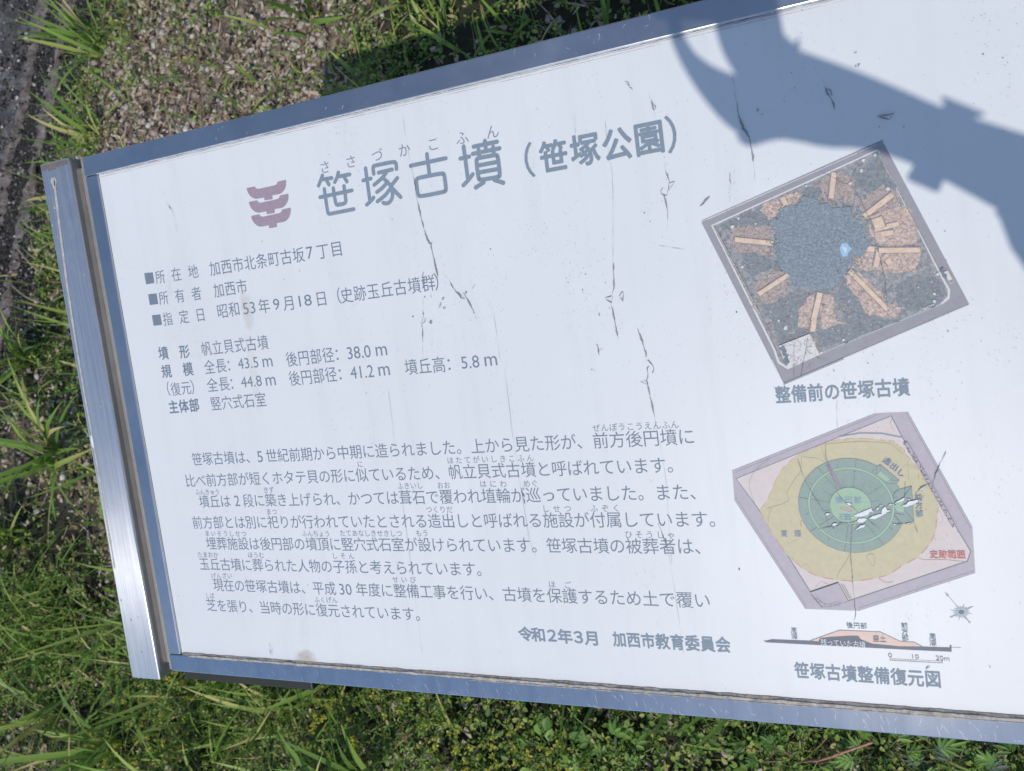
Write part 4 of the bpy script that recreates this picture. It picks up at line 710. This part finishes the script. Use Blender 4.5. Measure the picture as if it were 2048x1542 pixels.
# tufts of broad grass and single weeds that can be told apart
def tuft(x, y, n, L, w, az0, spr, label, lean=.45, mat_=None):
    b_ = np.c_[x+rng.normal(0, .014, n), y+rng.normal(0, .014, n), np.zeros(n)]; b_[:, 2] = gz(b_[:, 0], b_[:, 1])-.004; v_, f_ = blades(b_, az0+rng.normal(0, spr, n), np.abs(rng.normal(lean, .25, n)), L*(.55+.55*rng.random(n)), w*(.6+.5*rng.random(n)), np.abs(rng.normal(.55, .3, n)), 9)
    return tag(npmesh('grass_tuft', v_, f_, mat_ or GRASS), label, 'grass', 'tufts of broad bladed grass around the board')
tuft(-1.625, .215, 24, 0.240, 0.0175, .2, 1.2, 'broad grass tuft leaning over the kerb beside the left post, upper of two')
tuft(-1.50, -.02, 27, 0.264, 0.0182, .3, 1.3, 'wide bright green grass tuft beside the middle of the left post')
tuft(-1.64, -.22, 18, 0.228, 0.0168, .5, 1.2, 'dark broad grass tuft at the lower left picture edge')
tuft(-1.37, .97, 24, 0.204, 0.0126, 2.6, 1.2, 'grass tuft growing along the gutter edge at top left')
tuft(-1.375, .73, 10, 0.180, 0.0126, 2.4, .8, 'small sparse grass tuft beside gutter, just above the board corner')
tuft(-.77, .90, 7, 0.192, 0.0182, -1.3, .5, 'few long bright blades standing on the stony ground behind the board')
tuft(-1.31, -.66, 22, 0.288, 0.0168, 1.1, 1.3, 'thick grass tuft below the foot of the left post')
tuft(-1.05, -.70, 18, 0.300, 0.0182, 1.9, .9, 'long bladed grass tuft in front of the board bottom left corner')
tuft(-1.50, -.60, 18, 0.264, 0.0154, .4, 1.2, 'broad grass tuft in bottom left corner beside bare stony soil')
tuft(-.73, -.70, 9, 0.312, 0.0231, 1.1, .55, 'clump of very wide pale green blades under the bottom rail')
tuft(-.62, -.66, 7, 0.264, 0.0196, 1.9, .5, 'upright narrow grass clump next to the yellow flowers')
tuft(-.85, -.53, 14, .20, .010, 1.6, 1.0, 'grass tuft hiding the dark bracket under the bottom rail')
tuft(-.98, -.50, 10, .17, .009, 1.3, 1.1, 'short grass tuft right beside the foot of the left post')
def weed(x, y, n, h, lobes, Ll, lw, mt, label, red=0, spread=.05):
    root = empty('weed_plant', (x, y, 0)); tag(root, label, 'weed', 'weeds growing along the front of the board'); P_, D_, U_, L_, W_ = [], [], [], [], []; g = MB(); z0 = float(gz(np.array([x]), np.array([y]))[0])
    def tube(a, b, r, mi=0):
        a, b = np.array(a), np.array(b); d = unit(b-a); e1 = unit(np.cross(d, [.3, .5, .8])); e2 = np.cross(d, e1); v = [a+r*(e1*math.cos(q)+e2*math.sin(q)) for q in np.linspace(0, 6.283, 6)[:-1]]+[b+r*.7*(e1*math.cos(q)+e2*math.sin(q)) for q in np.linspace(0, 6.283, 6)[:-1]]; g.add(v, [(i_, (i_+1) % 5, 5+(i_+1) % 5, 5+i_) for i_ in range(5)], mi)
    for k in range(n):
        az = 6.283*k/n*1.62+rng.normal(0, .3); r_ = spread*(.4+.8*rng.random()); tip = np.array([r_*math.cos(az), r_*math.sin(az), z0+h*(.5+.6*rng.random())]); m_ = np.array([tip[0]*.45, tip[1]*.45, tip[2]*.7]); tube((0, 0, z0-.005), m_, .0013, 0); tube(m_, tip, .0011, 0)
        d0 = unit(np.array([math.cos(az), math.sin(az), rng.normal(.0, .25)])); nrm = unit(np.array([rng.normal(0, .2), rng.normal(0, .2), 1.0]))
        side = unit(np.cross(d0, nrm))
        for q in range(lobes):
            a_ = (q-(lobes-1)/2)*(2.3/max(1, lobes-1)) if lobes > 1 else 0; off = abs(a_)
            P_.append(tip+d0*Ll*.35*(1-off/1.6) if lobes > 3 else tip); D_.append(unit(d0*math.cos(a_)+side*math.sin(a_))); U_.append(nrm); L_.append(Ll*(1-.32*off)*(.85+.3*rng.random())); W_.append(lw*(.8+.4*rng.random()))
    v_, f_ = leaves(np.array(P_), np.array(D_), np.array(U_), np.array(L_), np.array(W_)); npmesh('leaf', v_, f_, mt, root); g.build('stem', REDST if red else GRST, root); return root
weed(-.295, -.545, 11, .070, 1, .022, .018, BROAD, 'round leaved bright green weed in front of the issuing date line', 0, .045)
weed(-.185, -.560, 12, .06, 5, .026, .0075, BROAD, 'lobed leaf weed in front of the bottom rail, right of the round leaved one', 0, .05)
weed(-.06, -.50, 20, .05, 1, .011, .0085, LEAF, 'low cluster of small oval leaves close under the bottom rail', 0, .06)
weed(.035, -.505, 22, .055, 1, .011, .0085, BROAD, 'dense small leaved weed left of the red stemmed plant', 0, .06)
weed(.105, -.53, 12, .05, 7, .022, .0055, BROAD, 'cut leaved weed with red stems at the bottom right', 1, .075)
weed(.215, -.50, 17, .07, 7, .027, .0052, BROAD, 'deeply cut mugwort weed under the section drawing', 0, .06)
weed(.30, -.525, 14, .06, 7, .026, .0055, SILVER, 'silvery grey leaved weed near the bottom right corner', 0, .055)
weed(.385, -.50, 15, .07, 7, .027, .0055, BROAD, 'dark lobed weed at the far right under the rail', 0, .055)
weed(-.42, -.55, 10, .05, 1, .016, .012, LEAF, 'pale green leafy sprig among the thin grass under the rail', 0, .055)
# a long red runner and a few bare stalks
def runner(name, pts, r, mt, label, cat):
    g = MB(); p = np.array(pts, float)
    for _ in range(2): p = np.array([p[0]]+[c for a, b in zip(p[:-1], p[1:]) for c in (a*.75+b*.25, a*.25+b*.75)]+[p[-1]])
    q = [p[0]]
    for a, b in zip(p[:-1], p[1:]):
        for s_ in (.25, .5, .75, 1): q.append(a+(b-a)*s_+rng.normal(0, .0003, 3))
    q = np.array(q); d = unit(np.gradient(q, axis=0)); e1 = unit(np.cross(d, [.31, .52, .8])); e2 = np.cross(d, e1); n = len(q); v = np.concatenate([q+r*(e1*math.cos(a)+e2*math.sin(a)) for a in np.linspace(0, 6.283, 7)[:-1]]); g.add(v, [(k*n+i_, k*n+i_+1, ((k+1) % 6)*n+i_+1, ((k+1) % 6)*n+i_) for k in range(6) for i_ in range(n-1)], 0); o = g.build(name, mt, None, False, 0, True); return tag(o, label, cat)
runner('plant_stalk', [(.095, -.525, .03), (.13, -.51, .055), (.165, -.487, .07), (.20, -.470, .075)], .0016, REDST, 'red curved stalk arching under the bottom rail', 'stalk')
runner('plant_stalk', [(.14, -.545, .035), (.19, -.555, .045), (.235, -.565, .05)], .0014, REDST, 'short straight red stalk among the leaves at the bottom right', 'stalk')
t = NT('dry_stalk'); t.col((.30, .24, .17)); t.set(Roughness=.8); DRYST = t.mat
runner('plant_stalk', [(-1.60, .50, .05), (-1.55, .455, .06), (-1.49, .41, .06)], .0022, DRYST, 'dry tan stalk leaning from the kerb to the left post, upper one', 'stalk')
runner('plant_stalk', [(-1.62, .40, .04), (-1.55, .36, .055), (-1.475, .335, .06)], .0022, DRYST, 'dry tan stalk leaning from the kerb to the left post, lower one', 'stalk')
runner('plant_stalk', [(-.13, -.60, .05), (-.16, -.615, .05), (-.22, -.62, .05)], .0016, REDST, 'brown red runner lying low at the bottom picture edge', 'stalk')
# ---------------------------------------------------------------- the photographer, whose hand and arm shade the board
def skin(name, verts, edges, rad, mats, parent=None, root=0, sub=2):
    me = bpy.data.meshes.new(name); me.from_pydata([tuple(v) for v in verts], edges, []); me.update(); o = link(name, me, parent)
    for q in mats: me.materials.append(q)
    sk_ = o.modifiers.new('skin', 'SKIN'); sk_.use_smooth_shade = True
    for v, r in zip(me.skin_vertices[0].data, rad): v.radius = (r, r) if not isinstance(r, tuple) else r; v.use_root = False
    me.skin_vertices[0].data[root].use_root = True
    s_ = o.modifiers.new('sub', 'SUBSURF'); s_.levels = sub; s_.render_levels = sub
    bpy.context.view_layer.update(); dg = bpy.context.evaluated_depsgraph_get(); m2 = bpy.data.meshes.new_from_object(o.evaluated_get(dg)); o.modifiers.clear(); o.data = m2
    m2.materials.clear()
    for q in mats: m2.materials.append(q)
    m2.polygons.foreach_set('use_smooth', np.ones(len(m2.polygons), bool)); return o
def plain(name, c, rough=.8, sc=80): 
    return printed(name, c, .08, sc, rough)
SKIN = plain('skin', (.42, .26, .19), .55); SHIRT = plain('shirt_cloth', (.10, .14, .22), .9, 300); TROUS = plain('trouser_cloth', (.07, .07, .08), .9, 300); HAIR = plain('hair', (.015, .012, .010), .5, 600); SHOE = plain('shoe', (.05, .045, .04), .6)
def shadowpt(px, py, b):               # the point over the board, b metres behind the lens, whose shadow falls on this point of the sheet
    q = at(px, py); X = BW([[q[0], q[1], 0]])[0]; F_ = -BACK; t_ = ((X-CAM)@F_+b)/(SUN@F_); return X-SUN*t_
D = .035
hd = lambda x, y, b=D: shadowpt(x, y, b)
wr = hd(1855, 272); sl_ = hd(2030, 346); el = wr+unit(sl_-wr)*.265; shd = np.array([.64, -.60, 1.385])
Vv = [(.86, -.70, .95), (.86, -.70, 1.12), (.86, -.70, 1.30), (.86, -.70, 1.45), (.855, -.69, 1.53), (.85, -.67, 1.60), (.845, -.655, 1.70),          # 0-6 pelvis .. head
      tuple(shd), tuple(shd*.5+el*.5), tuple(el), tuple(sl_), tuple(wr), tuple(hd(1742, 226)), tuple(hd(1640, 192)), tuple(hd(1570, 196)),               # 7-14 left arm to palm
      (1.08, -.76, 1.385), (1.14, -.77, 1.10), (1.12, -.70, .86), (1.10, -.68, .77),                                                                   # 15-18 right arm hanging
      (.76, -.67, .90), (.75, -.66, .50), (.745, -.69, .10), (.73, -.58, .04), (.96, -.73, .90), (.98, -.72, .50), (.99, -.76, .10), (.97, -.65, .04)] # 19-26 legs
Ee = [(0, 1), (1, 2), (2, 3), (3, 4), (4, 5), (5, 6), (3, 7), (7, 8), (8, 9), (9, 10), (10, 11), (11, 12), (12, 13), (13, 14), (3, 15), (15, 16), (16, 17), (17, 18), (0, 19), (19, 20), (20, 21), (21, 22), (0, 23), (23, 24), (24, 25), (25, 26)]
Rr_ = [.145, .13, .15, .11, .058, .075, .098, .068, .052, .050, .030, .0235, .027, .032, .033, .068, .05, .032, .04, .088, .06, .045, .045, .088, .06, .045, .045]
def chain(parent, pts, rad):
    for p_, r_ in zip(pts, rad): Vv.append(tuple(p_)); Rr_.append(r_); Ee.append((parent, len(Vv)-1)); parent = len(Vv)-1
chain(14, [hd(1500, 210), hd(1452, 190), hd(1410, 156), hd(1377, 118), hd(1355, 76), hd(1346, 20)], [.030, .018, .0115, .0075, .0060, .006])              # thumb
chain(14, [hd(1532, 226, D+.002), hd(1502, 262, D+.004), hd(1486, 284, D+.004)], [.024, .0135, .009])                                                                                  # heel of the hand
chain(13, [hd(1520, 150, D+.004), hd(1470, 96, D+.010), hd(1452, 40, D+.012), hd(1440, -30, D+.004)], [.018, .0120, .0105, .009])
chain(13, [hd(1548, 140, D-.004), hd(1490, 70, D+.004), hd(1482, 10, D+.016), hd(1470, -45, D+.006)], [.022, .0120, .0105, .009])
chain(13, [hd(1575, 140, D-.010), hd(1518, 64, D-.002), hd(1512, 0, D+.014), hd(1500, -55, D+.006)], [.022, .0115, .0105, .009])
chain(13, [hd(1592, 160, D-.014), hd(1546, 88, D-.012), hd(1536, 20, D+.004), hd(1530, -30, D+.004)], [.015, .0105, .0095, .008])
body = skin('person', Vv, Ee, Rr_, [SKIN, SHIRT, TROUS, SHOE], None, 0, 2)
cen = np.array([p.center[:] for p in body.data.polygons]); mi = np.zeros(len(cen), int); mi[(cen[:, 2] < 1.50) & (cen[:, 0] > .52)] = 1; mi[np.linalg.norm(cen-sl_, axis=1) < .0] = 1; mi[(cen[:, 2] < .98) & (cen[:, 2] > .10)] = 2; mi[cen[:, 2] <= .10] = 3; mi[(cen[:, 2] < .90) & (cen[:, 0] > 1.06)] = 0
body.data.polygons.foreach_set('material_index', mi)
tag(body, 'person in a dark shirt taking the photograph beside the board, phone in left hand', 'person')
# head details
g = MB()
def ball(c, r, mi_, sq=(1, 1, 1), n=14):
    vs = []; fs = []
    for i_ in range(n+1):
        th = math.pi*i_/n
        for j_ in range(2*n): ph = math.pi*j_/n; vs.append((c[0]+r*sq[0]*math.sin(th)*math.cos(ph), c[1]+r*sq[1]*math.sin(th)*math.sin(ph), c[2]+r*sq[2]*math.cos(th)))
    for i_ in range(n):
        for j_ in range(2*n): fs.append((i_*2*n+j_, i_*2*n+(j_+1) % (2*n), (i_+1)*2*n+(j_+1) % (2*n), (i_+1)*2*n+j_))
    g.add(vs, fs, mi_)
hc = np.array([.845, -.655, 1.69]); fd = unit(np.array([-.75, .62, -.25])); sd_ = unit(np.cross(fd, [0, 0, 1])); ball(hc-fd*.022+np.array([0, 0, .032]), .102, 0, (1, 1, .92)); g.build('hair', HAIR, body, False, 0, True)
g = MB(); ball(hc+fd*.098+np.array([0, 0, -.012]), .013, 0, (1, 1, 1.5), 8); ball(hc+sd_*.094+np.array([0, 0, -.01]), .026, 0, (.5, .8, 1.2), 8); ball(hc-sd_*.094+np.array([0, 0, -.01]), .026, 0, (.5, .8, 1.2), 8); g.build('nose_and_ears', SKIN, body, False, 0, True)
for s_ in (-1, 1): g = MB(); ball(hc+fd*.088+sd_*s_*.032+np.array([0, 0, .012]), .011, 0, (1, 1, .7), 8); g.build('eye', HAIR, body, False, 0, True)
g = MB(); ball(hc+fd*.089+np.array([0, 0, -.052]), .02, 0, (1, 1, .3), 8); g.build('mouth', plain('lips', (.35, .13, .11)), body, False, 0, True)
# sleeve cuff
ax_ = unit(el-wr); e1 = unit(np.cross(ax_, [0, 0, 1.0])); e2 = np.cross(ax_, e1); g = MB(); n = 28; vs = []; cu = [(hd(2034, 346), .030), (hd(2046, 350), .032), (hd(2088, 374), .045), (hd(2140, 398), .055), (el+unit(el-wr)*.02, .066), (el*.5+shd*.5, .068)]
for c_, r_ in cu:
    for k in range(n): a_ = 6.2832*k/n; vs.append(tuple(np.array(c_)+r_*(1+.05*math.sin(3*a_))*(e1*math.cos(a_)+e2*math.sin(a_))))
g.add(vs, [(i_*n+k, i_*n+(k+1) % n, (i_+1)*n+(k+1) % n, (i_+1)*n+k) for i_ in range(len(cu)-1) for k in range(n)]); g.build('sleeve', SHIRT, body, False, 0, True)
# wrist watch
wv = unit(sl_-wr); e1 = unit(np.cross(wv, SUN)); e2 = np.cross(wv, e1)
watch = empty('wrist_watch', tuple(hd(1888, 286))); tag(watch, 'black wrist watch on the left wrist of the photographer', 'watch'); wc = hd(1893, 306); g = MB(); n = 40; vs = []
for s_, r_ in ((-.012, .0245), (-.012, .0275), (.012, .0275), (.012, .0245)):
    for k in range(n): a_ = 6.2832*k/n; vs.append(tuple(wv*s_+r_*(e1*math.cos(a_)+e2*math.sin(a_))))
g.add(vs, [(i_*n+k, i_*n+(k+1) % n, ((i_+1) % 4)*n+(k+1) % n, ((i_+1) % 4)*n+k) for i_ in range(4) for k in range(n)]); g.build('strap', SHOE, watch)
for nm, s0, d_, hw_, th_ in (('watch_case', -.0275, -1, .0125, .0065), ('buckle', .0270, 1, .016, .0028)):
    g = MB(); c0 = e1*s0; vs = [tuple(c0+e1*d_*a_+wv*b_+e2*c_) for a_ in (-.001, th_) for b_ in (-hw_, hw_) for c_ in (-.016, .016)]; g.add(vs, [(0,1,3,2),(4,6,7,5),(0,4,5,1),(2,3,7,6),(0,2,6,4),(1,5,7,3)]); g.build(nm, HAIR, watch, False, .003)
# the phone, its lens at the camera
ph = empty('phone', tuple(CAM)); tag(ph, 'black phone held in the left hand of the photographer', 'phone'); g = MB()
def cv(r_, u_, b_): return tuple(RIGHT*r_+UP*u_+BACK*b_)
vs = [cv(a_, b_, c_) for a_ in (-.042, .032) for b_ in (.045, -.092) for c_ in (.006, .014)]; g.add(vs, [(0,1,3,2),(4,6,7,5),(0,4,5,1),(2,3,7,6),(0,2,6,4),(1,5,7,3)]); g.build('phone_body', HAIR, ph, False, .003)
g = MB(); vs = [cv(a_, b_, .0145) for a_, b_ in ((-.039, .042), (.029, .042), (.029, -.089), (-.039, -.089))]; g.add(vs, [(0, 1, 2, 3)]); g.build('screen', NT('screen_glass').set(Roughness=.1).mat, ph)
